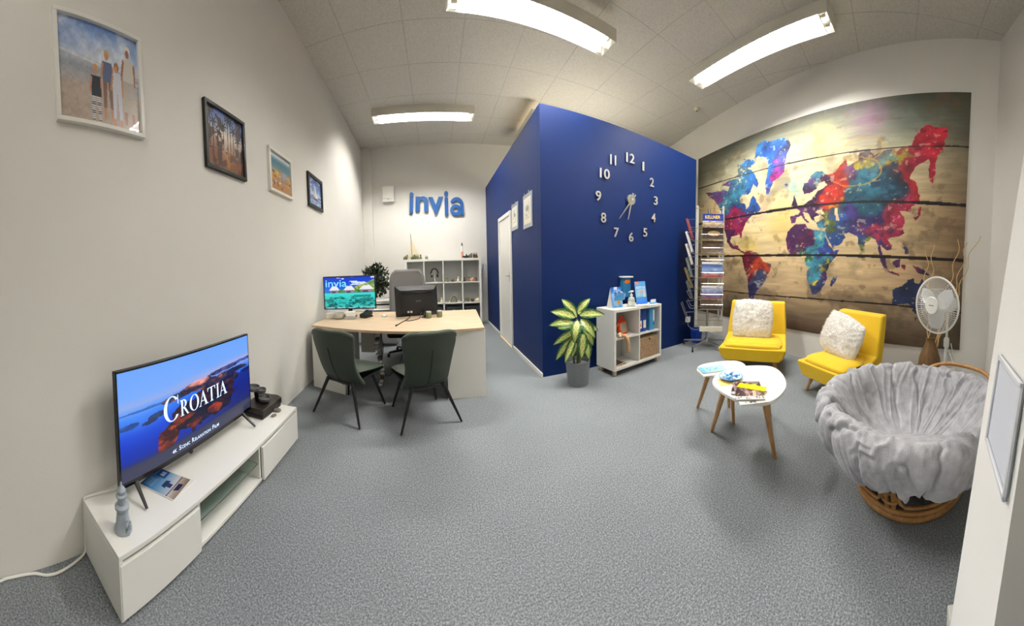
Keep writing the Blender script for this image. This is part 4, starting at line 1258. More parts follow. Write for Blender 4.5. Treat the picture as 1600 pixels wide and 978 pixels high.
# ================================================================= chairs at the desk
def visitor_chair(label, x, y, rz):
    t = thing('visitor_chair', label, 'chair', (x, y, 0), rz, 'green visitor chairs')
    def back(u, v):
        a = u * 2 - 1
        w = .226 + .034 * v ** 1.6 - .018 * math.sin(PI * min(v * 1.3, 1))
        z = .325 + .56 * v - .028 * abs(a) ** 3 * (1 - v) * 0 - .035 * (1 - a * a) * 0 - .05 * (abs(a) ** 6) * (v > .9)
        yy = -.215 - .13 * v + .085 * a * a * (.5 + .5 * v) + .10 * (1 - v) ** 4 * 1.2
        if v < .12:
            z -= .022 * (1 - v / .12) * (1 - a * a)
        return (a * w, yy, z)
    MB().grid(back, 17, 17).obj('backrest', M['green'], t, sub=1, solid=.052)
    def seat(u, v):
        # closed cushion: v runs around the section, u from side to side
        a = u * 2 - 1
        th = 2 * PI * v
        e = (max(0., 1 - abs(a) ** 5)) ** .5
        cy = .225 * math.copysign(abs(math.cos(th)) ** .55, math.cos(th))
        cz = .055 * math.copysign(abs(math.sin(th)) ** .7, math.sin(th))
        w = .222 + .022 * (cy / .225)
        z = .405 + cz * (.35 + .65 * e) + .03 * (cy / .255) * 0 + .035 * abs(a) ** 4 * (cz > 0) * max(0, -cy / .255 + .3) - .028 * (cz < 0) * max(0., -cy / .255)
        return (a * w, cy * (.90 + .10 * e) + .055, z)
    n = MB().grid(seat, 17, 33)
    n.obj('seat', M['green'], t, sub=1)
    MB().tube([back(.5, q / 10)[:1] + (back(.5, q / 10)[1] - .030, back(.5, q / 10)[2]) for q in range(0, 8)], .004, 6).obj('seam', mat('green_seam', (30, 36, 30), .8), t)
    for sx in (-1, 1):
        for sy, yb in ((-1, -.20), (1, .20)):
            fx, fy = (.285, -.268) if sy < 0 else (.24, .265)
            MB().tube([(sx * .15, yb * .85, .36), (sx * fx, fy, .006)], [.019, .010], 10).obj('leg', M['black'], t)
    MB().box(-.16, .16, -.17, .17, .335, .355).obj('under_frame', M['black'], t, bevel=.004)
    return t
visitor_chair('dark green visitor chair nearer the left wall, turned towards the desk', -.895, 2.80, -.345)
visitor_chair('dark green visitor chair in front of the right desk panel', -.17, 2.755, .37)

t = thing('office_chair', 'grey high backed swivel chair behind the desk', 'chair', (-.50, 4.72, 0), .04)
def oback(u, v):
    a = u * 2 - 1
    w = .315 - .05 * v ** 4 - .02 * (1 - v)
    if v > .86:
        w *= math.sqrt(max(.02, 1 - ((v - .86) / .14) ** 2 * .45))
    return (a * w, .24 + .14 * v - .06 * a * a, .60 + .80 * v)
MB().grid(oback, 19, 25).obj('backrest', M['mesh'], t, sub=1, solid=.05)
ed = [oback(0, k / 14) for k in range(15)] + [oback(k / 8, 1) for k in range(1, 8)] + [oback(1, 1 - k / 14) for k in range(15)]
MB().tube([(p[0], p[1] + .005, p[2]) for p in ed], .014, 8).obj('back_frame', M['grey'], t)
MB().box(-.30, .30, -.36, .22, .36, .49).obj('seat', M['black'], t, bevel=.045, segs=4)
MB().tube([(0, 0, .08), (0, 0, .36)], .03, 12).obj('gas_lift', M['black'], t)
MB().tube([(0, .12, .36), (0, .30, .42), (0, .27, .62)], .025, 8).obj('back_bracket', M['black'], t)
for s in (-1, 1):
    MB().tube(spline([(s * .25, .05, .38), (s * .36, .05, .44), (s * .36, .02, .66)], 5), .016, 8).box(s * .36 - .04, s * .36 + .04, -.15, .12, .655, .69).obj('armrest', M['lgrey'], t)
for k in range(5):
    a = R_(72 * k + 200)
    p = (.33 * math.cos(a), .33 * math.sin(a))
    l = MB().tube([(0, 0, .11), (p[0], p[1], .075)], [.028, .017], 8).obj('base_arm', M['black'], t)
    MB().tube([(p[0] - .02, p[1], .03), (p[0] + .02, p[1], .03)], .03, 14).obj('caster', M['blackgloss'], l)

# ================================================================= white shelf at the back wall
t = thing('cube_shelf', 'wide white cube shelf against the back wall behind the desk', 'shelf', (-.752, 6.93, 0))
SW, SH, SD = 1.83, 1.64, .33
b = MB().box(0, SW, 0, SD, SH - .055, SH).box(0, SW, 0, SD, 0, .055).box(0, .05, 0, SD, .05, SH - .05).box(SW - .05, SW, 0, SD, .05, SH - .05)
b.obj('outer_frame', M['gloss'], t, bevel=.002)
for z in (.568, 1.065):
    MB().box(.05, SW - .05, .004, SD, z - .012, z + .012).obj('shelf_board', M['gloss'], t)
for k in (1, 2, 3):
    MB().box(k * SW / 4 - .014, k * SW / 4 + .014, .004, SD, .05, SH - .05).obj('divider', M['gloss'], t)
MB().box(.02, SW - .02, SD - .012, SD, .03, SH - .03).obj('back_panel', M['lgrey'], t)
for k, lb in enumerate(('first', 'second', 'third', 'fourth')):
    bx = thing('storage_box', 'dark fabric storage box, %s from the left in the back shelf bottom row' % lb, 'storage box', (-.752 + (k + .5) * SW / 4, 6.945, .056), 0, 'fabric boxes in the back shelf')
    MB().box(-.172, .172, 0, .29, 0, .42).obj('body', M['dark'], bx, bevel=.008)
    MB().box(-.035, .035, -.006, 0, .33, .35).obj('handle', M['steel'], bx, bevel=.002)

def SX(px): return -.752 + (px - 632) * .01535
hp = thing('headphones', 'black headphones on a stand in the second cell of the back shelf', 'headphones', (SX(678), 7.06, 1.078))
MB().tube([(.085 * math.cos(a), 0, .21 + .115 * math.sin(a)) for a in [R_(-15 + 210 * k / 20) for k in range(21)]], .017, 10).obj('headband', M['black'], hp)
for s in (-1, 1):
    MB().tube([(s * .095, 0, .165), (s * .045, 0, .160)], .048, 18).obj('ear_cup', M['black'], hp, bevel=.008)
MB().tube([(0, 0, .008), (0, 0, .30)], .012, 10).lathe([(.06, 0), (.06, .01), (.02, .014)], 20).obj('stand', M['lgrey'], hp)

def figurine(label, x, y, z, h, m, shape=0, group='figurines on the back shelf'):
    b = MB()
    if shape == 0:
        b.lathe([(.30 * h, 0), (.32 * h, .1 * h), (.22 * h, .5 * h), (.12 * h, .62 * h), (.18 * h, .72 * h), (.2 * h, .84 * h), (.1 * h, .98 * h), (.01 * h, h)], 12)
    elif shape == 1:
        b.ball((0, 0, .42 * h), .42 * h, 12, (1, .8, 1)).ball((.2 * h, 0, .82 * h), .2 * h, 8).ball((-.36 * h, 0, .3 * h), .3 * h, 8)
    elif shape == 2:
        b.box(-.4 * h, .4 * h, -.2 * h, .2 * h, 0, .35 * h)
        for q in (-.3, -.05, .22):
            b.lathe([(.12 * h, .35 * h), (.14 * h, .5 * h), (.05 * h, .8 * h), (.005, h * (.95 + q * .1))], 8, (q * h, 0, 0))
    else:
        b.tube([(.45 * h * math.cos(a), 0, .05 * h + .9 * h * math.sin(a)) for a in [PI * k / 12 for k in range(13)]], .09 * h, 8)
        b.box(-.55 * h, .55 * h, -.2 * h, .2 * h, 0, .09 * h)
    tag(b.obj('figurine', m, loc=(x, y, z)), label, 'figurine', group)
Z1, Z2, ZT = 1.0775, .5805, SH + .0005
for px, h, m_, s, lb in ((697.5, .13, 'olive', 0, 'dark figurine with a pale foot, leftmost in the third upper cell'), (707, .09, 'brown', 1, 'low brown figurine in the middle of the third upper cell'), (715, .12, 'skin', 0, 'cream figurine, rightmost in the third upper cell'),
        (725, .10, 'brown', 0, 'brown figurine, leftmost in the fourth upper cell'), (731.5, .13, 'olive', 0, 'tall olive figurine, second in the fourth upper cell'), (737.5, .10, 'pink', 1, 'pink figurine, third in the fourth upper cell'), (743, .12, 'brown', 0, 'dark figurine, rightmost in the fourth upper cell')):
    figurine(lb, SX(px), 7.02, Z1, h, M[m_], s)
for px, h, m_, s, lb in ((688, .12, 'skin', 0, 'pale figurine in the second middle cell beside the dark monitor'), (707, .16, 'olive', 3, 'arched driftwood ornament in the third middle cell'), (699, .04, 'skin', 1, 'flat pale shell left of the driftwood arch'), (716, .05, 'skin', 1, 'pale shell right of the driftwood arch'),
        (729, .12, 'olive', 2, 'small castle ornament, leftmost in the fourth middle cell'), (737, .09, 'brown', 2, 'low brown ornament in the middle of the fourth middle cell'), (745, .10, 'skin', 1, 'round cream ornament, rightmost in the fourth middle cell')):
    figurine(lb, SX(px), 7.02, Z2, h, M[m_], s)
sb = thing('model_sailboat', 'model sailboat with tall cream sails on top of the back shelf', 'model boat', (SX(643.5), 7.06, ZT))
MB().prism([(-.13, 0), (-.08, -.03), (.10, -.03), (.15, 0), (.10, .03), (-.08, .03)], .02, .07).box(-.05, .05, -.02, .02, 0, .02).obj('hull', M['brown'], sb)
MB().tube([(0, 0, .05), (-.025, 0, .62)], .006, 8).obj('mast', M['brown'], sb)
MB().add([(.012, 0, .09), (.17, 0, .09), (-.018, 0, .56), (.012, .006, .09), (.17, .006, .09), (-.018, .006, .56)], [(0, 1, 2), (5, 4, 3), (0, 3, 4, 1), (1, 4, 5, 2), (2, 5, 3, 0)]).obj('sail', M['sail'], sb)
MB().add([(-.012, 0, .09), (-.07, 0, .09), (-.03, 0, .44), (-.012, .006, .09), (-.07, .006, .09), (-.03, .006, .44)], [(0, 2, 1), (5, 3, 4), (0, 1, 4, 3), (1, 2, 5, 4), (2, 0, 3, 5)]).obj('jib', M['sail'], sb)
for px, yy, h, m_, s, lb in ((634.5, 6.98, .12, 'olive', 1, 'mottled green ornament at the left end of the shelf top'), (639.5, 6.97, .10, 'skin', 2, 'cream ornament in front of the sailboat hull'), (646, 6.97, .12, 'olive', 1, 'mottled ornament right of the sailboat hull'), (651, 7.03, .13, 'olive', 2, 'green and white castle ornament behind the sailboat'),
        (657, 7.0, .12, 'olive', 0, 'small pine shaped ornament beside the sailboat'), (666.5, 7.0, .09, 'olive', 2, 'low green ornament standing alone on the shelf top'), (735.5, 7.0, .12, 'olive', 1, 'small olive ornament right of the toy boat'), (743, 7.0, .14, 'brown', 2, 'brown house ornament at the right end of the shelf top')):
    figurine(lb, SX(px), yy, ZT, h, M[m_], s, 'ornaments on top of the back shelf')
lt = thing('lighthouse_model', 'slim red and white lighthouse model on the right of the shelf top', 'model', (SX(722.5), 7.06, ZT))
MB().lathe([(.035, 0), (.030, .16)], 14).obj('tower_base', M['pink'], lt)
MB().lathe([(.030, .16), (.020, .30)], 14).obj('tower_top', M['white'], lt)
MB().lathe([(.024, .30), (.024, .31), (.014, .312), (.014, .34), (.018, .345), (.002, .38)], 12).obj('lantern', M['brown'], lt)
tb = thing('toy_boat', 'little dark rowing boat on the shelf top beside the lighthouse', 'model boat', (SX(728), 6.99, ZT))
MB().grid(lambda u, v: (.085 * math.sin(PI * (u - .5)), .035 * math.cos(PI * (u - .5)) * math.cos(PI * v) * 1., .055 - .05 * math.sin(PI * v) * (1 - .5 * abs(math.sin(PI * (u - .5))) ** 3)), 15, 11).obj('hull', M['dark'], tb, solid=.004)
MB().tube([(0, 0, .01), (.0, 0, .11)], .004, 6).add([(0, 0, .05), (.05, 0, .05), (0, 0, .11)], [(0, 1, 2)]).obj('mast', M['dark'], tb)
gl = thing('wire_ornament', 'small round wire ornament at the right side of the back shelf', 'ornament', (1.088, 7.0, 1.40))
for k in range(4):
    a = PI * k / 4
    MB().tube([(.06 + .085 * math.cos(q) * math.cos(a), .085 * math.cos(q) * math.sin(a), .09 * math.sin(q)) for q in [2 * PI * j / 20 for j in range(20)]], .005, 6, closed=True).obj('hoop', M['silver'], gl)
MB().tube([(0, 0, -.05), (.06, 0, -.09), (.06, 0, .09)], .008, 6).obj('rod', M['silver'], gl)

# ================================================================= plant in the grey pot
pl = thing('dumb_cane', 'tall pot plant with variegated yellow green leaves beside the blue wall', 'plant', (1.600, 3.045, 0))
MB().lathe([(.118, 0), (.122, .004), (.148, .285), (.150, .292), (.143, .292), (.136, .24)], 36).obj('pot', M['concrete'], pl)
MB().lathe([(.002, .225), (.137, .235)], 24, cap=False).obj('soil', M['soil'], pl)
MB().tube([(0, 0, .2), (.01, 0, .45), (0, .01, .78)], [.022, .018, .012], 10).tube([(.04, .03, .2), (.06, .05, .5), (.03, .04, .66)], [.013, .011, .008], 8).tube([(-.03, .03, .2), (-.05, .03, .44)], [.013, .009], 8).obj('stem', M['stem'], pl)
def leaf(base, tip, W_, droop, face=-.35):
    """leaf blade from base to tip, widest near the middle, arching upward by droop"""
    B, T = Vector(base), Vector(tip)
    ax = T - B
    L = ax.length
    nrm = Vector((-.42, -.80, .42))
    side = ax.cross(nrm).normalized()
    up = side.cross(ax).normalized()
    nu, nv = 11, 20
    U, V = np.meshgrid(np.linspace(-1, 1, nu), np.linspace(0, 1, nv))
    vs = []
    for j in range(nv):
        v = j / (nv - 1)
        w = W_ * (math.sin(PI * v ** .8) ** .85) * (1 if v < .98 else .5)
        c = B + ax * v + up * droop * math.sin(PI * v) 
        for i in range(nu):
            u = i / (nu - 1) * 2 - 1
            vs.append(c + side * u * w + up * (-.16 * W_ * (1 - abs(u)) + .05 * W_ * math.sin(v * 40 + u * 3) * abs(u)))
    fs = [(j * nu + i, j * nu + i + 1, (j + 1) * nu + i + 1, (j + 1) * nu + i) for j in range(nv - 1) for i in range(nu - 1)]
    o = MB().add(vs, fs).obj('leaf', M['leafmat'], pl, angle=180)
    au = np.abs(U)
    rib = .5 + .5 * np.sin((V * 15 - au * 2.2) * 2 * PI)
    g = np.clip((.70 - au - .22 * rib + .12 * (fbm(U * 5 + base[0] * 90, V * 14, 3, 5) - .5)) * 6, 0, 1) * np.clip((1.0 - V) * 7, 0, 1)
    deep, pale = np.array((52, 96, 44.)), np.array((220, 224, 132.))
    col = deep + (pale - deep) * g[..., None]
    col = col * (1 - .22 * (rib > .72)[..., None] * (g > .4)[..., None])
    put(col, au < .05, (180, 196, 110), .8)
    col = col / 255.
    col = np.where(col <= .04045, col / 12.92, ((col + .055) / 1.055) ** 2.4)
    a = o.data.color_attributes.new('Col', 'FLOAT_COLOR', 'POINT')
    a.data.foreach_set('color', np.concatenate([col.reshape(-1, 3), np.ones((nu * nv, 1))], 1).ravel())
    return o
vr, va = Vector((.885, -.465, 0)), Vector((.465, .885, 0))       # to the viewer's right, and away
def LP(zx, zy, depth): 
    p = vr * ((zx - 430) / 7.245 * .00755) + va * depth
    return (p.x, p.y, 1.02 - (420 + zy / 7.245 - 467) * .0076)
for (bx, by, bd, tx_, ty, td, w, dr) in (
        (415, 490, .0, 245, 340, .05, .052, .02), (430, 490, .02, 580, 338, .08, .050, .02), (410, 545, 0, 120, 470, -.06, .062, .05), (450, 520, 0, 738, 508, -.08, .060, .06),
        (390, 600, -.02, 105, 622, -.10, .058, .06), (430, 570, -.04, 392, 812, -.15, .066, .05), (470, 560, -.02, 628, 760, -.13, .064, .05), (420, 700, 0, 150, 850, -.07, .050, .05),
        (350, 800, .0, 182, 1015, -.10, .050, .04), (400, 760, -.02, 285, 1030, -.15, .050, .03), (500, 720, -.02, 470, 985, -.16, .060, .04), (500, 640, .03, 610, 880, .0, .060, .05),
        (410, 830, -.02, 365, 985, -.10, .045, .03), (520, 820, .0, 560, 1020, -.06, .055, .04), (470, 640, .05, 675, 725, .10, .050, .05), (440, 520, .05, 500, 420, .16, .050, .02),
        (400, 650, .06, 190, 700, .12, .05, .04), (450, 740, .06, 600, 960, .08, .05, .04), (390, 780, .06, 260, 930, .10, .045, .03), (420, 560, .06, 330, 440, .18, .05, .02)):
    leaf(LP(bx, by, bd), LP(tx_, ty, td), w, dr)

# ================================================================= white shelf unit by the blue wall
su = thing('shelf_unit', 'white four-cell shelf unit on short wooden legs against the blue wall', 'shelf', (2.075, 2.962, 0), .12)
UW, UD, UB, UT = .94, .36, .07, .855
b = MB().box(0, UW, 0, UD, UT - .035, UT).box(0, UW, 0, UD, UB, UB + .035).box(0, .035, 0, UD, UB + .03, UT - .03).box(UW - .035, UW, 0, UD, UB + .03, UT - .03)
b.obj('outer_frame', M['gloss'], su, bevel=.002)
MB().box(.035, UW - .035, .004, UD, .465, .485).obj('shelf_board', M['gloss'], su)
MB().box(.46, .48, .004, UD, UB + .03, UT - .03).obj('divider', M['gloss'], su)
MB().box(.01, UW - .01, UD - .008, UD, UB + .01, UT - .01).obj('back_panel', M['lgrey'], su)
for x in (.05, UW - .05):
    for y in (.05, UD - .05):
        MB().box(x - .02, x + .02, y - .02, y + .02, 0, UB).obj('leg', M['birch'], su, bevel=.003)
SUM = Matrix.Translation((2.075, 2.962, 0)) @ Matrix.Rotation(.12, 4, 'Z')
def on_unit(x, y, z): return tuple(SUM @ Vector((x, y, z)))
E_ = .0006
bk = thing('seagrass_basket', 'woven seagrass basket in the lower right cell of the white unit', 'basket', on_unit(.692, .02, UB + .035 + E_), .12)
MB().box(-.195, .195, 0, .30, 0, .30).obj('body', M['weave'], bk, bevel=.012)
MB().tube([(0, -.006, .262), (0, .004, .262)], .014, 14).obj('handle', M['black'], bk)
def binder(label, x, w, m, lab, grp='binders in the white unit'):
    t = thing('ring_binder', label, 'binder', on_unit(x, .05, .485 + E_), .12, grp)
    MB().box(-w / 2, w / 2, 0, .27, 0, .31).obj('cover', m, t, bevel=.004)
    MB().box(-w / 2 + .014, w / 2 - .014, -.002, .0, .05, .16).obj('spine_label', M['paper'], t)
    MB().tube([(0, -.003, .22), (0, .001, .22)], .011, 14).obj('finger_hole', M['black'], t)
    if lab:
        MB().box(-.012, .012, -.003, -.002, .075, .115).obj('label_mark', M['orange'], t)
    return t
binder('dark blue binder with a label, leftmost in the upper right cell', .535, .082, M['binderblue'], True)
binder('dark blue binder between its twin and the light blue binder', .622, .082, M['binderblue'], False)
t = thing('ring_binder', 'light blue binder standing rightmost in the upper right cell', 'binder', on_unit(.765, .03, .485 + E_), .12, 'binders in the white unit')
MB().box(-.055, .055, 0, .28, 0, .315).obj('cover', M['binderlight'], t, bevel=.004)
MB().box(.018, .045, -.002, 0, .13, .29).obj('spine_label', M['paper'], t)
MB().tube([(.03, -.003, .09), (.03, .001, .09)], .012, 14).obj('finger_hole', M['black'], t)
ty = thing('drawing_toy', 'red and orange drawing board toy leaning in the upper left cell', 'toy', on_unit(.27, .10, .492), .42)
mt_ = Matrix.Rotation(-.18, 4, 'X')
MB().prism([(-.11, 0), (.11, 0), (.115, .17), (.06, .215), (-.06, .215), (-.115, .17)], -.03, .0, Matrix.Rotation(PI / 2, 4, 'X')).xf(mt_).obj('body', M['red'], ty, bevel=.008)
MB().box(-.095, .095, -.008, .0, .02, .165).xf(mt_).obj('frame', M['orange'], ty, bevel=.004)
MB().box(-.075, .075, -.011, -.004, .038, .148).xf(mt_).obj('drawing_screen', mat('toy_screen', (150, 154, 140), .4), ty)
MB().tube([(-.05, .01, .205), (-.035, .01, .238), (.035, .01, .238), (.05, .01, .205)], .010, 8).xf(mt_).obj('handle', M['red'], ty)
dt = thing('wooden_toy', 'dark wooden toy with crossed sticks at the left of the upper left cell', 'toy', on_unit(.10, .14, .485 + E_), .12)
MB().box(-.04, .04, -.03, .03, 0, .16).obj('block', M['brown'], dt, bevel=.006)
MB().tube([(-.03, -.04, .02), (.05, -.045, .17)], .008, 8).tube([(.04, -.04, .02), (-.03, -.045, .15)], .008, 8).obj('stick', M['pink'], dt)
gf = thing('plush_giraffe', 'patchy orange plush toy hanging over the edge of the left shelf board', 'toy', on_unit(.12, .0, .485), .12)
MB().ball((.0, .03, .035), .034, 12, (1, .9, 1)).ball((-.03, -.01, .03), .02, 10).obj('head', M['skin'], gf)
MB().tube([(.0, .02, .035), (.05, -.015, .025), (.085, -.03, -.02), (.10, -.032, -.10), (.105, -.03, -.19)], [.022, .022, .024, .024, .018], 10).obj('body', M['strap'], gf)
for hx in (.025, -.018):
    MB().ball((hx, .033, .073), .010, 8).obj('horn', M['brown'], gf)
for k, (lb, z, rgb, w) in enumerate((('magazine with a brown cover lying lowest in the lower left cell', 0, (150, 120, 84), .22), ('dark magazine lying on top in the lower left cell', .012, (70, 54, 50), .19))):
    t = thing('magazine', lb, 'magazine', on_unit(.15, .03 + .02 * k, UB + .035 + E_ + z), .12 + .2 * k, 'magazines in the white unit')
    MB().box(-w / 2, w / 2, 0, .25, 0, .010).obj('page_block', M['pages'], t)
    paint('cover', M['glossprint'], t, (-w / 2, 0, .0106), (1, 0, 0), (0, 1, 0), w, .25, 20, 24, lambda U, V: np.array(rgb, float) * (.6 + .9 * fbm(U * 4, V * 4, 3, k))[..., None])

# things standing on the unit
def blue_flyer(seed, seal=True):
    def fn(U, V):
        c = grad(V, [(0, (80, 150, 220)), (.3, (130, 190, 236)), (.6, (90, 160, 228)), (1, (44, 104, 200))])
        put(c, fbm(U * 4, V * 5, 4, seed) > .56, (190, 220, 244), .6)
        if seal:
            put(c, ell(U, V, .62, .24, .16, .11), (240, 160, 60))
        put(c, (V > .86) & (np.abs(U - .45) < .16), (226, 236, 248))
        return c
    return fn
bh = thing('brochure_holder', 'tabletop leaflet holder with blue flyers on the left of the white unit', 'leaflet holder', on_unit(.20, .15, UT + E_), .12)
lean = Matrix.Rotation(-.16, 4, 'X')
MB().box(-.095, .095, 0, .006, 0, .275).xf(lean).obj('back_card', M['binderblue'], bh, bevel=.001)
paint('card_print', M['glossprint'], bh, (-.095, -.001, 0), (1, 0, 0), lean @ Vector((0, 0, 1)), .19, .275, 40, 50, blue_flyer(3))
MB().add([(-.095, 0, 0), (-.095, .12, 0), (-.095, .045, .27), (-.09, 0, 0), (-.09, .12, 0), (-.09, .045, .27)], [(0, 1, 2), (5, 4, 3), (0, 3, 4, 1), (1, 4, 5, 2), (2, 5, 3, 0)]).obj('side_strut', M['white'], bh, smooth=False)
MB().box(-.07, .075, -.035, -.004, .10, .118).box(-.07, .075, -.037, -.033, .10, .17).obj('pocket', M['binderlight'], bh)
for k, (x, z) in enumerate(((-.01, .11), (.03, .115))):
    lt_ = thing('leaflet', ('pale blue leaflet in front in the tabletop leaflet holder', 'pale blue leaflet sticking out to the right of the tabletop holder')[k], 'leaflet', on_unit(.20 + x, .15 - .020 - .003 * k, UT + z), .12, 'leaflets in the tabletop holder')
    ob = MB().box(-.075, .075, 0, .0025, 0, .10).xf(Matrix.Rotation(.22 * k, 4, 'Y')).obj('sheet', M['paper'], lt_)
    mk = Matrix.Rotation(.22 * k, 4, 'Y')
    paint('sheet_print', M['glossprint'], lt_, mk @ Vector((-.075, -.001, 0)), mk @ Vector((1, 0, 0)), mk @ Vector((0, 0, 1)), .15, .10, 24, 18, blue_flyer(9 + k, False))
hs = thing('soap_dispenser', 'clear pump bottle of hand gel on the white unit', 'pump bottle', on_unit(.405, .10, UT + E_), -.2)
MB().lathe([(.046, 0), (.048, .01), (.048, .10), (.038, .125), (.018, .134), (.016, .145)], 24).obj('bottle', M['bottle'], hs)
MB().lathe([(.018, .143), (.020, .165), (.012, .172), (.006, .175), (.006, .205)], 14).tube([(0, 0, .205), (-.045, -.01, .200)], .007, 8).tube([(-.012, 0, .208), (.028, 0, .208)], .012, 8).obj('pump', M['gloss'], hs)
MB().lathe([(.0485, .025), (.0485, .075)], 24, cap=False).obj('label', mat('bottle_label', (214, 220, 200), .5, var=.1, scale=40), hs)
ps = thing('poster_stand', 'light blue advertising card standing at the right of the white unit', 'poster', on_unit(.70, .17, UT + E_), .12)
def ad(U, V):
    c = grad(V, [(0, (50, 110, 210)), (.22, (70, 140, 226)), (.26, (60, 130, 190)), (.34, (120, 190, 220)), (.6, (130, 190, 232)), (.8, (90, 165, 232)), (1, (90, 170, 236))])
    put(c, (V > .88) & (U < .38) & (U > .06) & (V < .98), (238, 140, 80))
    for v in (.76, .70):
        put(c, (np.abs(V - v) < .016) & (U > .08) & (U < .92) & (fbm(U * 30, V * 6, 2, 3) > .35), (214, 236, 250))
    put(c, inpoly(U, V, [(.16, .36), (.60, .46), (.56, .62), (.24, .58)]), (176, 200, 216), .7)
    put(c, ell(U, V, .42, .52, .14, .10), (226, 176, 160), .6)
    put(c, inpoly(U, V, [(.68, .30), (.88, .30), (.88, .58), (.80, .68), (.70, .58)]), (226, 200, 200), .8)
    return c
MB().box(-.115, .115, 0, .006, 0, .335).xf(lean).obj('card', M['binderblue'], ps)
paint('card_print', M['glossprint'], ps, (-.115, -.001, .002), (1, 0, 0), lean @ Vector((0, 0, 1)), .23, .33, 60, 80, ad)
MB().box(-.04, .04, .05, .054, 0, .20).xf(Matrix.Rotation(.12, 4, 'X')).obj('easel_leg', M['white'], ps)
ch = thing('card_holder', 'white business card holder with cards at the right end of the unit', 'card holder', on_unit(.855, .09, UT + E_), .12)
MB().box(-.055, .055, -.02, .02, 0, .018).box(-.055, .055, .014, .02, 0, .045).obj('holder', M['candyblue'], ch, bevel=.002)
MB().box(-.047, .047, -.012, .010, .012, .062).obj('card_stack', M['paper'], ch)
for k, (x, y, rz, lb) in enumerate(((.55, .12, .3, 'white papers lying behind the pump bottle on the unit'), (.56, .06, -.1, 'printed grey sheet lying in front of the advertising card'))):
    tag(MB().box(-.10, .10, -.06, .06, 0, .003).obj('paper_sheet', (M['paper'], M['lgrey'])[k], loc=on_unit(x, y, UT + E_ + .0035 * k), rot=(0, 0, rz)), lb, 'paper', 'papers on the white unit')
wd = thing('wall_dispenser', 'tall narrow blue box with an orange badge on the blue wall above the unit', 'dispenser', (2.52, FWY(2.52), .955), .031)
MB().box(0, .14, -.075, 0, 0, .285).obj('body', mat('teal_blue', (38, 116, 160), .5), wd, bevel=.003)
MB().box(-.02, .17, -.10, 0, .285, .305).obj('top_lid', M['white'], wd, bevel=.002)
MB().ball((.075, -.078, .225), .055, 16, (1, .08, .55)).obj('badge', M['orange'], wd)

# ================================================================= brochure rack
rk = thing('brochure_rack', 'chrome revolving brochure rack on casters in front of the blue wall end', 'rack', (4.08, 3.02, 0), -.934)
MB().tube([(0, 0, .10), (0, 0, 2.40)], .022, 12).lathe([(.05, .09), (.05, .13), (.03, .15)], 16).obj('centre_pole', M['chrome'], rk)
for k in range(5):
    a = R_(237 + 72 * k)
    p = (.43 * math.cos(a), .43 * math.sin(a))
    l = MB().tube([(0, 0, .12), (p[0], p[1], .085)], [.02, .013], 8).obj('base_arm', M['steel'], rk)
    MB().tube([(p[0] - .014, p[1], .03), (p[0] + .014, p[1], .03)], .03, 14).tube([(p[0], p[1], .03), (p[0], p[1], .085)], .008, 6).obj('caster', M['black'], l)
for x, y in ((-.19, -.17), (.24, -.17), (.20, .20), (-.20, .20)):
    MB().box(x - .018, x + .018, y - .005, y + .005, .42, 2.42).obj('post', M['silver'], rk, bevel=.002)
rows = (2.05, 1.84, 1.62, 1.42, 1.21, 1.03, .85, .68, .50)
for z in rows + (2.38,):
    w = MB()
    q = [(-.21, -.18, z), (.26, -.18, z), (.22, .21, z), (-.22, .21, z)]
    w.tube(q, .005, 6, closed=True)
    w.tube([(0, 0, z), q[0]], .004, 6).tube([(0, 0, z), q[2]], .004, 6)
    w.obj('wire_ring', M['brass'], rk)
def pocket_wires(z):
    m_ = MB()
    m_.tube([(-.12, -.18, z + .01), (-.12, -.27, z + .02), (-.12, -.285, z + .10), (.26, -.285, z + .10), (.26, -.27, z + .02), (.26, -.18, z + .01)], .004, 6)
    m_.tube([(-.12, -.27, z + .02), (.26, -.27, z + .02)], .004, 6)
    m_.tube([(.26, -.285, z + .10), (.26, -.18, z + .20)], .004, 6)
    m_.tube([(-.12, -.285, z + .10), (-.12, -.18, z + .20)], .004, 6)
    m_.tube([(.26, -.285, z + .10), (.12, -.18, z + .01)], .0035, 6)
    m_.obj('front_pocket', M['chrome'], rk)
    s_ = MB()
    s_.tube([(-.21, -.15, z + .01), (-.30, -.15, z + .02), (-.36, -.15, z + .14), (-.36, .15, z + .14), (-.30, .15, z + .02), (-.21, .15, z + .01)], .004, 6)
    s_.tube([(-.30, -.15, z + .02), (-.30, .15, z + .02)], .004, 6)
    s_.tube([(-.36, -.15, z + .14), (-.20, -.16, z + .16)], .004, 6)
    s_.obj('side_pocket', M['chrome'], rk)
for z in rows[:-1]:
    pocket_wires(z)
MB().box(-.13, .25, -.31, -.29, .335, .42).obj('label_plate', M['cream'], rk, bevel=.004)
hk = MB()
hk.tube([(-.34, -.1, .46), (-.46, -.1, .78), (-.46, .1, .78), (-.34, .1, .46)], .005, 6).tube([(-.39, -.1, .60), (-.39, .1, .60)], .005, 6).tube([(-.43, -.1, .70), (-.43, .1, .70)], .005, 6)
hk.tube(spline([(-.34, 0, .46), (-.33, 0, .36), (-.20, -.02, .30), (-.06, -.02, .38)], 5), .006, 6)
hk.tube([(-.21, 0, .62), (-.39, 0, .60)], .005, 6)
hk.obj('hinged_pocket', M['chrome'], rk)
MB().box(-.38, -.30, -.08, .08, .44, .52).obj('pocket_foot', M['silver'], rk, bevel=.004)
RKM = Matrix.Translation((4.08, 3.02, 0)) @ Matrix.Rotation(-.934, 4, 'Z')
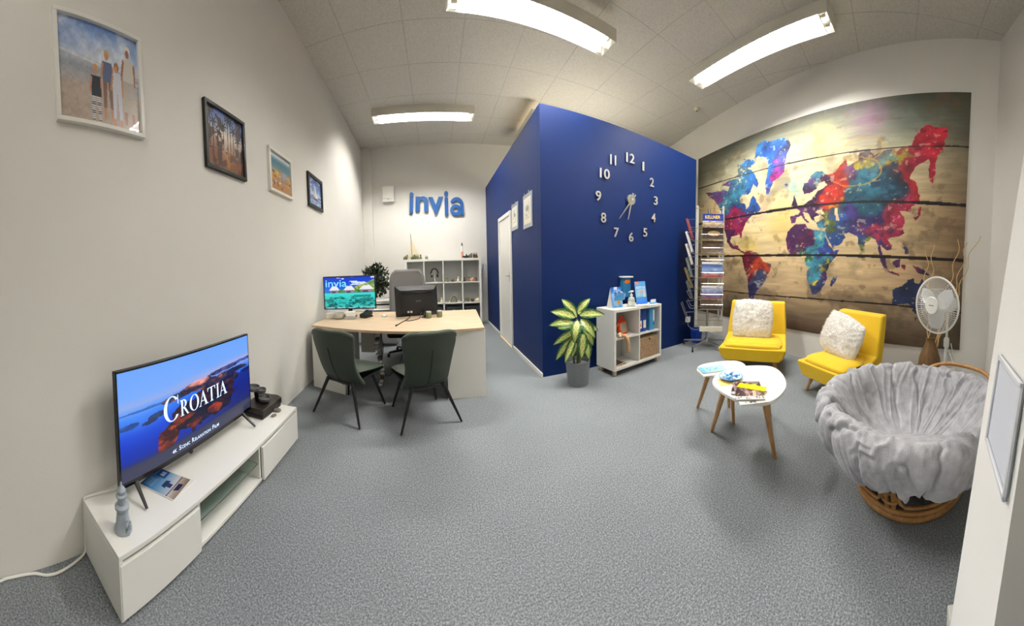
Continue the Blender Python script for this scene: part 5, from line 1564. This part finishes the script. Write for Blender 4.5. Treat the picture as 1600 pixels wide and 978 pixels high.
def rack_pic(seed, stops, top=None, mid=None):
    def fn(U, V):
        c = grad(V + .12 * (fbm(U * 4, V * 4, 3, seed) - .5), stops)
        n = fbm(U * 6, V * 6, 4, seed + 3)
        c = c * (.75 + .5 * n[..., None])
        if top: put(c, V > .86, top)
        if mid: put(c, ell(U, V, .55, .5, .3, .22), mid, .8)
        return c
    return fn
front = ((2.075, .22, 'brochure with yellow lettering on blue, topmost on the rack front', [(0, (120, 100, 80)), (.3, (190, 170, 140)), (.42, (40, 54, 120)), (1, (34, 48, 116))], None, None),
    (1.865, .20, 'dark brochure with a hand picture, second on the rack front', [(0, (70, 56, 44)), (1, (60, 48, 40))], None, (196, 160, 112)),
    (1.645, .20, 'brown brochure with a plain cover, third on the rack front', [(0, (110, 96, 80)), (.5, (84, 64, 48)), (1, (74, 56, 42))], None, None),
    (1.235, .26, 'brochure with a snowy blue picture in the middle of the rack front', [(0, (150, 60, 60)), (.18, (180, 120, 110)), (.26, (90, 110, 160)), (.5, (150, 176, 214)), (.8, (50, 70, 140)), (1, (40, 60, 136))], (240, 240, 240), None),
    (.875, .22, 'brochure with a cloudy mountain picture low on the rack front', [(0, (140, 80, 74)), (.25, (90, 90, 130)), (.6, (150, 156, 190)), (1, (210, 214, 224))], (236, 236, 236), None),
    (.70, .13, 'brown rolled leaflet lying lowest on the rack front', [(0, (70, 60, 50)), (1, (116, 96, 80))], None, None))
for k, (z, h, lb, st, tp, md) in enumerate(front):
    t = thing('brochure', lb, 'brochure', RKM @ Vector((.07, -.225, z)), -.934, 'brochures on the rack front')
    mk = Matrix.Rotation(-.22, 4, 'X')
    MB().box(-.175, .175, 0, .012, 0, h).xf(mk).obj('page_block', M['pages'], t)
    cv = paint('cover', M['glossprint'], t, mk @ Vector((-.175, -.001, 0)), (1, 0, 0), mk @ Vector((0, 0, 1)), .35, h, 50, 40, rack_pic(k * 7, st, tp, md))
    if k == 0:
        text('KELLNER', .25, .055, frame4(mk @ Vector((-.13, -.003, .135)), (1, 0, 0), mk @ Vector((0, 0, 1))), bold=.012).obj('lettering', mat('title_gold', (226, 186, 60), .5), cv, smooth=False)
side = ((1.90, .34, 'red and grey brochure leaning out topmost on the rack side', (150, 60, 56)), (1.66, .36, 'white brochure leaning out second on the rack side', (214, 206, 208)), (1.45, .36, 'pale brochure leaning out third on the rack side', (200, 194, 196)), (1.23, .34, 'grey green brochure leaning out fourth on the rack side', (112, 120, 112)), (1.05, .36, 'olive brochure leaning out fifth on the rack side', (120, 106, 60)), (.87, .30, 'dark grey brochure leaning out lowest on the rack side', (86, 90, 92)))
for k, (z, h, lb, rgb) in enumerate(side):
    t = thing('brochure', lb, 'brochure', RKM @ Vector((-.275, 0, z)), -.934, 'brochures on the rack side')
    mk = Matrix.Rotation(-.30 - .05 * (k == 4), 4, 'Y')
    MB().box(-.018, .018, -.10, .10, 0, h).xf(mk).obj('page_block', M['pages'] if k in (1, 2) else mat('cover_side_%d' % k, rgb, .5, var=.3, scale=20), t)
    MB().box(-.021, -.018, -.10, .10, 0, h).xf(mk).obj('cover', mat('cover_%d' % k, rgb, .4, var=.3, scale=16), t)
bu = thing('bucket', 'blue plastic bucket on the floor behind the brochure rack', 'bucket', RKM @ Vector((-.20, .30, 0)), 0)
MB().lathe([(.085, 0), (.09, .005), (.112, .24), (.118, .245), (.118, .255), (.108, .255), (.086, .012), (.01, .010)], 28).obj('pail', M['bucket'], bu)
MB().tube([(.115 * math.cos(a), .115 * math.sin(a) * .2 - .06 * math.sin(a), .24 - .05 * math.sin(a)) for a in [PI * k / 12 for k in range(13)]], .004, 6).obj('handle', M['steel'], bu)

# ================================================================= yellow armchairs
def lounge_chair(label, x, y, rz, Wd):
    t = thing('lounge_chair', label, 'armchair', (x, y, 0), rz, 'yellow lounge chairs')
    a, b = Wd / 2 - .085, Wd / 2
    zb, zt = .185, .345
    prof = [(-a, zb), (a, zb), (a + .05, zb + .045), (b, zt - .015), (b - .02, zt + .01), (-b + .02, zt + .01), (-b, zt - .015), (-a - .05, zb + .045)]
    vs, fs = [], []
    ys = (.31, .29, 0., -.26, -.30)
    sc = ((.96, .985), (1, 1), (1, 1), (.97, 1), (.93, .98))
    for yy, (s1, s2) in zip(ys, sc):
        for p in prof:
            up = max(0, -yy - .05) * .55 if p[1] > .3 else 0       # the shell rises towards the back
            vs.append((p[0] * s1, yy + (.02 if p[1] > .3 and yy > .28 else 0), (p[1] - .26) * s2 + .26 + up))
    n = len(prof)
    for i in range(len(ys) - 1):
        for j in range(n):
            fs.append((i * n + j, i * n + (j + 1) % n, (i + 1) * n + (j + 1) % n, (i + 1) * n + j))
    fs += [tuple(range(n)), tuple((len(ys) - 1) * n + j for j in range(n - 1, -1, -1))]
    recalc(MB().add(vs, fs).obj('base_shell', M['yellow'], t, bevel=.018, segs=3, angle=50))
    # backrest, leaning back
    bw0, bw1 = Wd / 2 * .97, Wd / 2 * .90
    bv = []
    for yf, z, w, th in ((-.17, .30, bw0, .14), (-.22, .50, bw0, .13), (-.30, .80, bw1 + .005, .115), (-.325, .895, bw1, .10)):
        bv += [(-w, yf, z), (w, yf, z), (w, yf - th, z + .015), (-w, yf - th, z + .015)]
    bf = [(3, 2, 1, 0), (12, 13, 14, 15)]
    for i in range(3):
        for j in range(4):
            bf.append((i * 4 + j, i * 4 + (j + 1) % 4, (i + 1) * 4 + (j + 1) % 4, (i + 1) * 4 + j))
    recalc(MB().add(bv, bf).obj('backrest', M['yellow'], t, bevel=.022, segs=3, angle=50))
    def cush(u, v):
        aa = u * 2 - 1
        th = 2 * PI * v
        cy = math.copysign(abs(math.cos(th)) ** .45, math.cos(th))
        cz = math.copysign(abs(math.sin(th)) ** .6, math.sin(th))
        e = max(0., 1 - abs(aa) ** 9) ** .5
        w = (Wd / 2 - .065) - .035 * (cy < 0) * abs(cy) - .03 * abs(cy) ** 8
        return (aa * w, .055 + cy * (.235 + .012 * (1 - aa * aa) * (cy > 0)) * (.94 + .06 * e), .372 + cz * (.018 + .030 * e) + .016 * (1 - aa * aa) * (cz > 0) * (1 - cy * cy * .7) - .012 * (cy > .8))
    MB().grid(cush, 25, 41).obj('seat_cushion', M['yellow'], t, sub=1)
    pp = []
    for k in range(41):
        aa = -1 + 2 * k / 40
        p = cush((aa + 1) / 2, 0)
        pp.append((p[0], p[1] + .004, p[2] + .0))
    MB().tube(pp, .004, 6).obj('piping', M['yseam'], t)
    for sx in (-1, 1):
        for sy in (-1, 1):
            MB().tube([(sx * (a - .08), sy * .20, zb + .01), (sx * (a - .02), sy * .255, 0)], [.026, .016], 12).obj('leg', M['leg'], t)
    return t
c1 = (3.606, 1.84, 1.918, .90)
c2 = (3.27, .574, 1.006, .77)
lounge_chair('yellow lounge chair next to the brochure rack, white cushion upright', *c1)
lounge_chair('yellow lounge chair behind the grey bowl chair, white cushion askew', *c2)

def fur_cushion(label, chair, lx, lz, w, h, roll, ly=-.10):
    x, y, rz, _ = chair
    m_ = Matrix.Translation((x, y, 0)) @ Matrix.Rotation(rz, 4, 'Z')
    n = 56
    vs, fs = [], []
    g = np.linspace(-1, 1, n)
    for s in (1, -1):
        for j in range(n):
            for i in range(n):
                u, v = g[i], g[j]
                e = max(0., (1 - abs(u) ** 3.0) * (1 - abs(v) ** 3.0)) ** .55
                px_ = u * w / 2 * math.sqrt(1 - .20 * v * v) * 1.04
                pz_ = v * h / 2 * math.sqrt(1 - .20 * u * u) * 1.04
                vs.append([px_, s * (.008 + .092 * e), pz_])
    A = np.array(vs)
    nz = fbm(A[:, 0] * 26 + 7 + lx * 50, A[:, 2] * 26 + A[:, 1] * 15, 4, 3) - .5
    nz2 = fbm(A[:, 0] * 9 + 3, A[:, 2] * 14, 3, 8) - .5
    sgn = np.where(np.arange(len(A)) < n * n, 1, -1)
    A[:, 1] += sgn * (nz * .016 + nz2 * .034)
    A[:, 0] *= 1 + nz * .05
    A[:, 2] *= 1 + nz * .05
    # the edge shares the same points front and back
    for s in (0, 1):
        o = s * n * n
        for j in range(n - 1):
            for i in range(n - 1):
                q = (o + j * n + i, o + j * n + i + 1, o + (j + 1) * n + i + 1, o + (j + 1) * n + i)
                fs.append(q if s else q[::-1])
    rim = [i for i in range(n)] + [j * n + n - 1 for j in range(1, n)] + [(n - 1) * n + i for i in range(n - 2, -1, -1)] + [j * n for j in range(n - 2, 0, -1)]
    for k in range(len(rim)):
        a, b = rim[k], rim[(k + 1) % len(rim)]
        fs.append((a, b, b + n * n, a + n * n))
    o = recalc(MB().add([tuple(p) for p in A], fs).obj('fur_cushion', M['fur'], angle=180))
    o.matrix_world = m_ @ Matrix.Translation((lx, ly, lz)) @ Matrix.Rotation(.26, 4, 'X') @ Matrix.Rotation(roll, 4, 'Y')
    tag(o, label, 'cushion', 'white fur cushions')
    # long pile
    rs = random.Random(int(lx * 1000))
    pm = MB()
    for k in range(5200):
        i = rs.randrange(len(A) // 2)
        p = Vector(A[i])
        sd = Vector((p.x / w * 2, 0, p.z / h * 2))
        out_ = Vector((sd.x ** 3 * .8, .55, sd.z ** 3 * .8)) + Vector((rs.uniform(-.9, .9), rs.uniform(-.3, .3), rs.uniform(-1.1, .5)))
        out_.normalize()
        sv = out_.orthogonal().normalized() * .0022
        L = rs.uniform(.012, .030)
        pm.add([p + sv, p - sv, p + out_ * L + Vector((0, 0, -.004))], [(0, 1, 2)])
    po = pm.obj('fur_pile', M['fur'], o, smooth=False)
    po['kind'] = 'stuff'
fur_cushion('fluffy white cushion standing upright on the chair beside the rack', c1, .045, .675, .56, .54, -.02)
fur_cushion('fluffy white cushion lying askew on the chair behind the bowl chair', c2, .035, .645, .58, .47, -.26, -.06)

# ================================================================= nesting tables
def pebble_table(label, poly, z, legs):
    cx = sum(p[0] for p in poly) / len(poly)
    cy = sum(p[1] for p in poly) / len(poly)
    t = thing('coffee_table', label, 'table', (cx, cy, 0), 0, 'nesting coffee tables')
    MB().prism([(p[0] - cx, p[1] - cy) for p in smooth_loop(poly, 3)], z - .022, z).obj('tabletop', M['gloss'], t, bevel=.004)
    for (x0, y0), (x1, y1) in legs:
        MB().tube([(x0 - cx, y0 - cy, z - .022), (x1 - cx, y1 - cy, 0)], [.024, .014], 12).obj('leg', M['leg'], t)
    return t
pebble_table('smaller white pebble shaped coffee table tucked beneath the larger one', [(1.905, 1.47), (1.955, 1.565), (2.075, 1.615), (2.20, 1.57), (2.32, 1.49), (2.39, 1.40), (2.34, 1.28), (2.20, 1.19), (2.03, 1.21), (1.93, 1.32)], .515,
    (((2.08, 1.50), (2.239, 1.762)), ((2.12, 1.30), (2.202, 1.318)), ((2.28, 1.42), (2.44, 1.52))))
pebble_table('larger white pebble shaped coffee table with tapered wooden legs', [(1.675, 1.20), (1.83, 1.265), (1.985, 1.255), (2.11, 1.195), (2.21, 1.085), (2.245, .965), (2.135, .83), (1.94, .715), (1.79, .69), (1.655, .705), (1.585, .75), (1.55, .835), (1.562, .94), (1.605, 1.075)], .58,
    (((1.75, 1.12), (1.989, 1.407)), ((1.76, .82), (1.949, .801)), ((2.08, .96), (2.52, 1.10))))

def sheet(name, label, quad, z, h, fn, nx=40, ny=30, cat='brochure', group=None, edge='pages'):
    """a flat printed thing from its corner q0 along q0>q1 and q0>q3"""
    q0, q1, q3 = (Vector((q[0], q[1])) for q in quad)
    t = thing(name, label, cat, (q0.x, q0.y, z), 0, group)
    a, b = q1 - q0, q3 - q0
    b = b - a * (a.dot(b) / a.dot(a))
    MB().prism([(0, 0), a[:], (a + b)[:], b[:]], 0, h).obj('page_block', M[edge], t)
    paint('cover', M['glossprint'], t, (0, 0, h + .0006), Vector((a.x, a.y, 0)).normalized(), Vector((b.x, b.y, 0)).normalized(), a.length, b.length, nx, ny, fn)
    return t
def light_blue(U, V):
    c = grad(U + .2 * V, [(0, (140, 200, 222)), (1, (176, 216, 230))])
    put(c, (U > .02) & (U < .16) & ((V * 12) % 1 > .4), (90, 160, 186), .8)
    for x, y in ((.35, .35), (.42, .6), (.30, .62), (.56, .4), (.66, .55)):
        put(c, ell(U, V, x, y, .035, .05), (60, 70, 80), .8)
    return c
sheet('brochure', 'pink sheet poking out under the light blue brochure on the small table', [(1.86, 1.405), (2.05, 1.285), (1.95, 1.53)], .516, .003, lambda U, V: grad(U, [(0, (232, 206, 196)), (1, (240, 226, 216))]), 8, 8)
sheet('brochure', 'light blue brochure lying on the smaller coffee table', [(1.895, 1.44), (2.095, 1.315), (1.97, 1.56)], .5205, .006, light_blue)
tag(MB().prism([(1.66, 1.10), (1.80, 1.02), (1.92, 1.125), (1.745, 1.195)], .5806, .5826).obj('napkin', M['napkin']), 'pale yellow paper napkin under the blue plate of sweets', 'napkin')
bw = thing('plate', 'small blue and white plate holding sweets on the yellow napkin', 'plate', (1.815, 1.118, .5830))
def glaze(name, prof):
    o = MB().lathe(prof, 36).obj(name, mat('plate_glaze', (196, 220, 236), .2, var=.35, scale=40), bw)
glaze('dish', [(.03, 0), (.05, .003), (.088, .022), (.088, .025), (.05, .007), (.005, .006)])
MB().tube([(.088 * math.cos(a), .088 * math.sin(a), .0235) for a in [2 * PI * k / 40 for k in range(40)]], .0025, 6, closed=True).obj('rim', M['candyblue'], bw)
for k, (x, y, z, m_, lb) in enumerate(((-.045, -.01, .020, 'candyblue', 'blue wrapped sweet on the near left of the plate'), (-.012, -.035, .016, 'candywhite', 'white wrapped sweet on the near edge of the plate'), (.03, -.025, .018, 'candyblue', 'blue wrapped sweet on the near right of the plate'), (.045, .02, .022, 'candywhite', 'white wrapped sweet at the right of the plate'), (.0, .03, .018, 'candyblue', 'blue wrapped sweet at the far side of the plate'), (-.04, .03, .022, 'candywhite', 'white wrapped sweet at the far left of the plate'), (.0, .0, .038, 'candyblue', 'blue wrapped sweet on top of the others in the middle'))):
    b = MB().ball((0, 0, 0), .014, 10, (1.3, .8, .8))
    for s in (-1, 1):
        b.add([(s * .015, 0, 0), (s * .031, -.010, .004), (s * .031, .010, -.002), (s * .031, 0, .010)], [(0, 1, 3), (0, 3, 2), (0, 2, 1), (1, 2, 3)])
    tag(b.obj('wrapped_sweet', M[m_], loc=(1.815 + x, 1.118 + y, .5830 + z), rot=(0, .2, k * 1.1)), lb, 'sweet', 'sweets on the plate')
def mag(seed):
    def fn(U, V):
        c = grad(V, [(0, (236, 232, 226)), (.14, (234, 230, 226)), (.15, (60, 52, 50)), (1, (52, 46, 46))])
        n = fbm(U * 5, V * 5, 4, seed)
        put(c, (V > .15) & (n > .52), (150, 136, 134), .8)
        put(c, (V > .15) & (fbm(U * 8, V * 8, 3, seed + 4) > .62), (226, 160, 170), .6)
        put(c, (V > .60) & (V < .82) & (U > .55) & (U < .86), (206, 214, 60), .85)
        put(c, (V < .12) & (V > .03) & (fbm(U * 34, V * 8, 2, seed) > .52), (40, 36, 36), .9)
        put(c, (V > .15) & (V < .45) & (U > .62) & (U < .74), (226, 190, 160), .9)
        return c
    return fn
sheet('magazine', 'white magazine lowest in the pile at the edge of the larger table', [(1.490, .845), (1.615, .715), (1.735, .985)], .5806, .007, lambda U, V: put(grad(V, [(0, (232, 230, 224)), (1, (224, 220, 214))]), (V < .12) & (V > .03) & (U > .2) & (U < .62) & (fbm(U * 30, V * 9, 2, 4) > .4), (50, 46, 46), .9), 40, 40, 'magazine', 'magazines on the larger coffee table')
sheet('magazine', 'dark magazine sticking out to the left in the pile on the larger table', [(1.585, .975), (1.665, .81), (1.78, .99)], .5880, .005, mag(3), 40, 40, 'magazine', 'magazines on the larger coffee table')
sheet('magazine', 'dark magazine with a white title strip on top of the pile', [(1.515, .893), (1.618, .742), (1.745, 1.045)], .5935, .007, mag(8), 60, 60, 'magazine', 'magazines on the larger coffee table')
sheet('leaflet', 'bright yellow leaflet lying across the top magazine', [(1.675, .985), (1.705, .79), (1.745, .99)], .6012, .002, lambda U, V: put(grad(V, [(0, (250, 214, 0)), (1, (252, 220, 10))]), ((V * 9) % 1 > .62) & (U > .08) & (U < .92) & (V > .12) & (V < .88) & (fbm(U * 26, V * 5, 2, 6) > .42), (206, 170, 0), .7), 40, 24, 'leaflet', None, 'notelet')

# ================================================================= bowl chair
pc = thing('papasan_chair', 'round rattan bowl chair with a plush grey cushion beside the pier', 'chair', (1.95, -.17, 0))
RP = .60
prof = [(0., .235), (.10, .238), (.20, .262), (.30, .312), (.38, .385), (.45, .470), (.505, .545), (.55, .590), (.59, .605), (.625, .590), (.645, .550), (.65, .49), (.635, .42), (.60, .355), (.54, .305), (.46, .280)]
pr = spline([(p[0], 0, p[1]) for p in prof], 8)
nu, nv = 420, len(pr)
U, V = np.meshgrid(np.arange(nu) / nu * 2 * PI, np.arange(nv) / (nv - 1))
r0 = np.array([p[0] for p in pr])[:, None] * np.ones(nu)[None]
h0 = np.array([p[2] for p in pr])[:, None] * np.ones(nu)[None]
cu_, su_ = np.cos(U), np.sin(U)
# folds gathered towards the rim, running down both sides
f1 = fbm(6 + 2.6 * cu_ + V * .9, 6 + 2.6 * su_ + V * .7, 4, 3)
ph = 34 * U / (2 * PI) * 1. + 7 * (f1 - .5)
f2 = 1 - np.abs(np.sin(ph * PI * .5 + 1.5 * V + 3 * (fbm(6 + 4 * cu_ + V, 6 + 4 * su_ - V, 3, 33) - .5)))
def ridge(q): return (1 - np.abs(2 * q - 1)) ** 6
# creases run from the middle to the rim and wander a little
wob = 1.1 * (fbm(6 + 2 * cu_ + 2 * V, 6 + 2 * su_ + 2 * V, 3, 37) - .5)
ua = U + wob * .5
f5 = ridge(fbm(9 + 6.5 * np.cos(ua), 9 + 6.5 * np.sin(ua) + .8 * V, 3, 45)) * np.clip(fbm(6 + 3 * cu_ + 3 * V, 6 + 3 * su_, 2, 47) * 2.6 - .7, 0, 1)
f6 = ridge(fbm(9 + 13 * np.cos(ua) , 9 + 13 * np.sin(ua) + 1.5 * V, 3, 55)) * np.clip(fbm(6 + 5 * cu_, 6 + 5 * su_ + 6 * V, 2, 57) * 2.6 - .8, 0, 1)
f3 = fbm(6 + 5 * cu_ * (1.2 - .2 * V), 6 + 5 * su_ + 2.5 * V, 4, 9)
f4 = 1 - np.abs(2 * fbm(9 + 3.2 * cu_ * (.4 + V), 9 + 3.2 * su_ * (.4 + V), 3, 15) - 1)
amp = np.clip((V - .12) * 2.2, 0, 1)
disp = amp * ((f2 ** 3) * -.014 * np.clip((V - .45) * 4, 0, 1) + (f3 - .5) * .04) + f5 * .024 * np.clip((V - .04) * 5, 0, 1) + f6 * .013 * np.clip((V - .2) * 4, 0, 1) + np.clip(f4 - .86, 0, 1) * -.18 * np.clip(V * 3, 0, 1)
ang = np.gradient(h0, axis=0), np.gradient(r0, axis=0)
ln = np.sqrt(ang[0] ** 2 + ang[1] ** 2) + 1e-9
nr, nh = -ang[0] / ln, ang[1] / ln
r1 = r0 + nr * disp
h1 = h0 + nh * disp + .025 * np.sin(3 * U + 1) * (V > .4) * np.clip((V - .4) * 3, 0, 1)
# hem droops unevenly
h1 -= np.clip((V - .82) * 5, 0, 1) * (.035 * np.sin(U * 5 + 2) + .04 * (fbm(6 + 4 * cu_, 6 + 4 * su_, 3, 21) - .4))
r1 = np.maximum(r1, .0)
vs = np.stack([r1 * cu_, r1 * su_, h1], -1).reshape(-1, 3)
fs = [(j * nu + i, j * nu + (i + 1) % nu, (j + 1) * nu + (i + 1) % nu, (j + 1) * nu + i) for j in range(nv - 1) for i in range(nu)]
fs.append(tuple((nv - 1) * nu + i for i in range(nu)))
MB().add([tuple(p) for p in vs], fs).obj('cushion', M['plush'], pc, angle=180)
def hb(a):
    d = (a + .82 + PI) % (2 * PI) - PI
    return math.exp(-(d / .62) ** 4)
def ring(r, z, tr, n=48, cx=0, cy=0):
    return MB().tube([(cx + r * math.cos(2 * PI * k / n), cy + r * math.sin(2 * PI * k / n), z) for k in range(n)], tr, 10, closed=True)
ring(.345, .022, .021).obj('floor_ring', M['rattan'], pc)
ring(.36, .062, .014).obj('lower_hoop', M['rattan'], pc)
ring(.41, .262, .018).obj('seat_ring', M['rattan'], pc)
MB().tube([((.56 + .115 * hb(a)) * math.cos(a), (.56 + .115 * hb(a)) * math.sin(a), .50 + .125 * hb(a)) for a in [2 * PI * k / 90 for k in range(90)]], .017, 10, closed=True).obj('rim_hoop', M['rattan'], pc)
for k in range(6):
    a = R_(60 * k + 158)
    for s in (-.06, .06):
        MB().tube(spline([(.345 * math.cos(a + s * .8), .345 * math.sin(a + s * .8), .03), (.37 * math.cos(a + s), .37 * math.sin(a + s), .14), (.42 * math.cos(a + s * 1.3), .42 * math.sin(a + s * 1.3), .27), (.50 * math.cos(a + s * 1.5), .50 * math.sin(a + s * 1.5), .38), (.56 * math.cos(a + s * 1.5), .56 * math.sin(a + s * 1.5), .49)], 5), .015, 8).obj('post', M['rattan'], pc)
    MB().tube([(.375 * math.cos(a) + .03 * math.cos(q) * -math.sin(a) * 1.6, .375 * math.sin(a) + .03 * math.cos(q) * math.cos(a) * 1.6, .14 + .028 * math.sin(q)) for q in [2 * PI * j / 12 for j in range(12)]], .008, 6, closed=True).obj('binding', M['rattan'], pc)
    b0, b1 = a + .16, a + R_(60) - .16
    arc = lambda r, z, t0, t1, n=8: [(r * math.cos(t0 + (t1 - t0) * j / n), r * math.sin(t0 + (t1 - t0) * j / n), z) for j in range(n + 1)]
    lp = arc(.365, .10, b0 + .08, b1 - .08) + [(.375 * math.cos(b1), .375 * math.sin(b1), .13), (.40 * math.cos(b1), .40 * math.sin(b1), .20)] + arc(.405, .228, b1 - .05, b0 + .05) + [(.40 * math.cos(b0), .40 * math.sin(b0), .20), (.375 * math.cos(b0), .375 * math.sin(b0), .13)]
    MB().tube(lp, .010, 8, closed=True).obj('panel_loop', M['rattan'], pc)

# ================================================================= fan
fn_ = thing('pedestal_fan', 'white pedestal fan behind the bowl chair, in front of the mural edge', 'fan', (2.955, -.575, 0), math.atan2(.649, .760))
MB().lathe([(.20, 0), (.20, .012), (.17, .025), (.05, .045), (.03, .06)], 32).obj('base', M['gloss'], fn_)
MB().tube([(0, 0, .04), (0, 0, .72)], .018, 14).tube([(0, 0, .70), (0, 0, 1.02)], .013, 12).obj('pole', M['gloss'], fn_)
MB().lathe([(.026, .66), (.030, .67), (.030, .74), (.02, .76)], 16).obj('height_collar', M['gloss'], fn_)
GZ = 1.105
MB().lathe([(.05, -.08), (.085, -.04), (.092, .04), (.075, .10), (.04, .115)], 24).xf(Matrix.Translation((0, -.01, GZ)) @ Matrix.Rotation(-PI / 2, 4, 'X')).obj('motor', M['gloss'], fn_)
g = MB()
GR = .275
for s, y0 in ((1, .185), (-1, .185)):
    for k in range(72):
        a = 2 * PI * k / 72
        pts = []
        for q in range(7):
            f = q / 6
            rr = .07 + (GR - .07) * f
            yy = y0 + s * (.062 * math.sqrt(max(0, 1 - f ** 2.4)))
            pts.append((rr * math.cos(a), yy, GZ + rr * math.sin(a)))
        g.tube(pts, .0024, 4, cap=False)
    for rr, yy in ((.07, .062), (.16, .052)):
        g.tube([(rr * math.cos(2 * PI * k / 40), y0 + s * yy, GZ + rr * math.sin(2 * PI * k / 40)) for k in range(40)], .0028, 5, closed=True)
g.tube([(GR * math.cos(2 * PI * k / 60), .185, GZ + GR * math.sin(2 * PI * k / 60)) for k in range(60)], .010, 8, closed=True)
g.obj('guard', M['gloss'], fn_)
MB().tube([(0, .238, GZ), (0, .262, GZ)], .085, 32).obj('guard_cap', M['gloss'], fn_, bevel=.006)
MB().box(-.032, .032, .258, .2632, GZ - .005, GZ + .005).obj('badge', M['grey'], fn_, bevel=.002)
MB().tube([(0, .10, GZ), (0, .20, GZ)], .035, 20).obj('hub', M['white'], fn_)
for k in range(3):
    a = 2 * PI * k / 3 + .5
    def bl(u, v):
        rr = .03 + .205 * v
        w = (.35 + .75 * math.sin(PI * min(1, v * .8 + .1))) * .105 / max(rr, .06) * .85
        th = a + (u - .5) * 2 * w
        return (rr * math.cos(th), .185 + (u - .5) * .05 * (1 - .3 * v), GZ + rr * math.sin(th))
    MB().grid(bl, 9, 11).obj('blade', mat('fan_blade', (226, 228, 230), .3, trans=.25), fn_, solid=.003)
tag(MB().tube(spline([(2.94, -.62, .70), (2.93, -.66, .5), (2.95, -.66, .3), (3.1, -.72, .22), (3.4, -.78, .26), (3.70, -.775, .38)], 6), .005, 8).obj('power_cable', M['gloss']), 'white fan cable looping towards the wall sockets', 'cable')

# ================================================================= vase with twisted branches, wall sockets
vz = thing('floor_vase', 'tall brown wooden floor vase holding twisted branches by the mural', 'vase', (3.60, -.495, 0))
MB().lathe([(.085, 0), (.10, .01), (.135, .12), (.148, .24), (.135, .36), (.095, .47), (.060, .545), (.055, .585), (.064, .61), (.058, .612), (.046, .58), (.046, .50)], 36).obj('vase_body', M['brownwood'], vz)
for tip, ph_, lb in (((3.675, -.40, 1.70), 0., 'curly branch in the vase ending left of the fan, nearest the map centre'), ((3.66, -.475, 1.78), 1.4, 'curly branch in the vase standing straight up behind the fan'), ((3.61, -.818, 1.86), 2.6, 'curly branch in the vase crossing the mural edge right of the fan'), ((3.585, -.93, 1.83), 3.7, 'curly branch in the vase over the white wall, shorter of the two'), ((3.55, -1.05, 1.92), 5.0, 'longest curly branch in the vase, leaning furthest over the white wall')):
    pts = []
    for k in range(29):
        f = k / 28
        b = Vector((3.60 + .02 * math.cos(ph_), -.495 + .02 * math.sin(ph_), .30)).lerp(Vector(tip), f)
        wv = .026 * math.sin(f * 27 + ph_ * 2) * min(1, f * 2) + .014 * math.sin(f * 11 + ph_)
        pts.append((b.x, b.y + wv, b.z + .0))
    tag(MB().tube(pts, [.0105 - .006 * k / 28 for k in range(29)], 7).obj('branch', M['twig']), lb, 'branch', 'curly branches in the floor vase')
sk = thing('wall_socket', 'white triple wall socket low on the wall behind the fan', 'socket', (RWX(-.745), -.745, .34), math.atan2(-1, -.283))
MB().box(-.04, .04, -.012, -.001, 0, .20).obj('plate', M['outlet'], sk, bevel=.004)
for k in range(3):
    MB().lathe([(.024, 0), (.024, .004), (.019, .004), (.017, -.004)], 18).xf(Matrix.Translation((0, -.012, .035 + .065 * k)) @ Matrix.Rotation(PI / 2, 4, 'X')).obj('socket_outlet', M['lgrey'], sk)
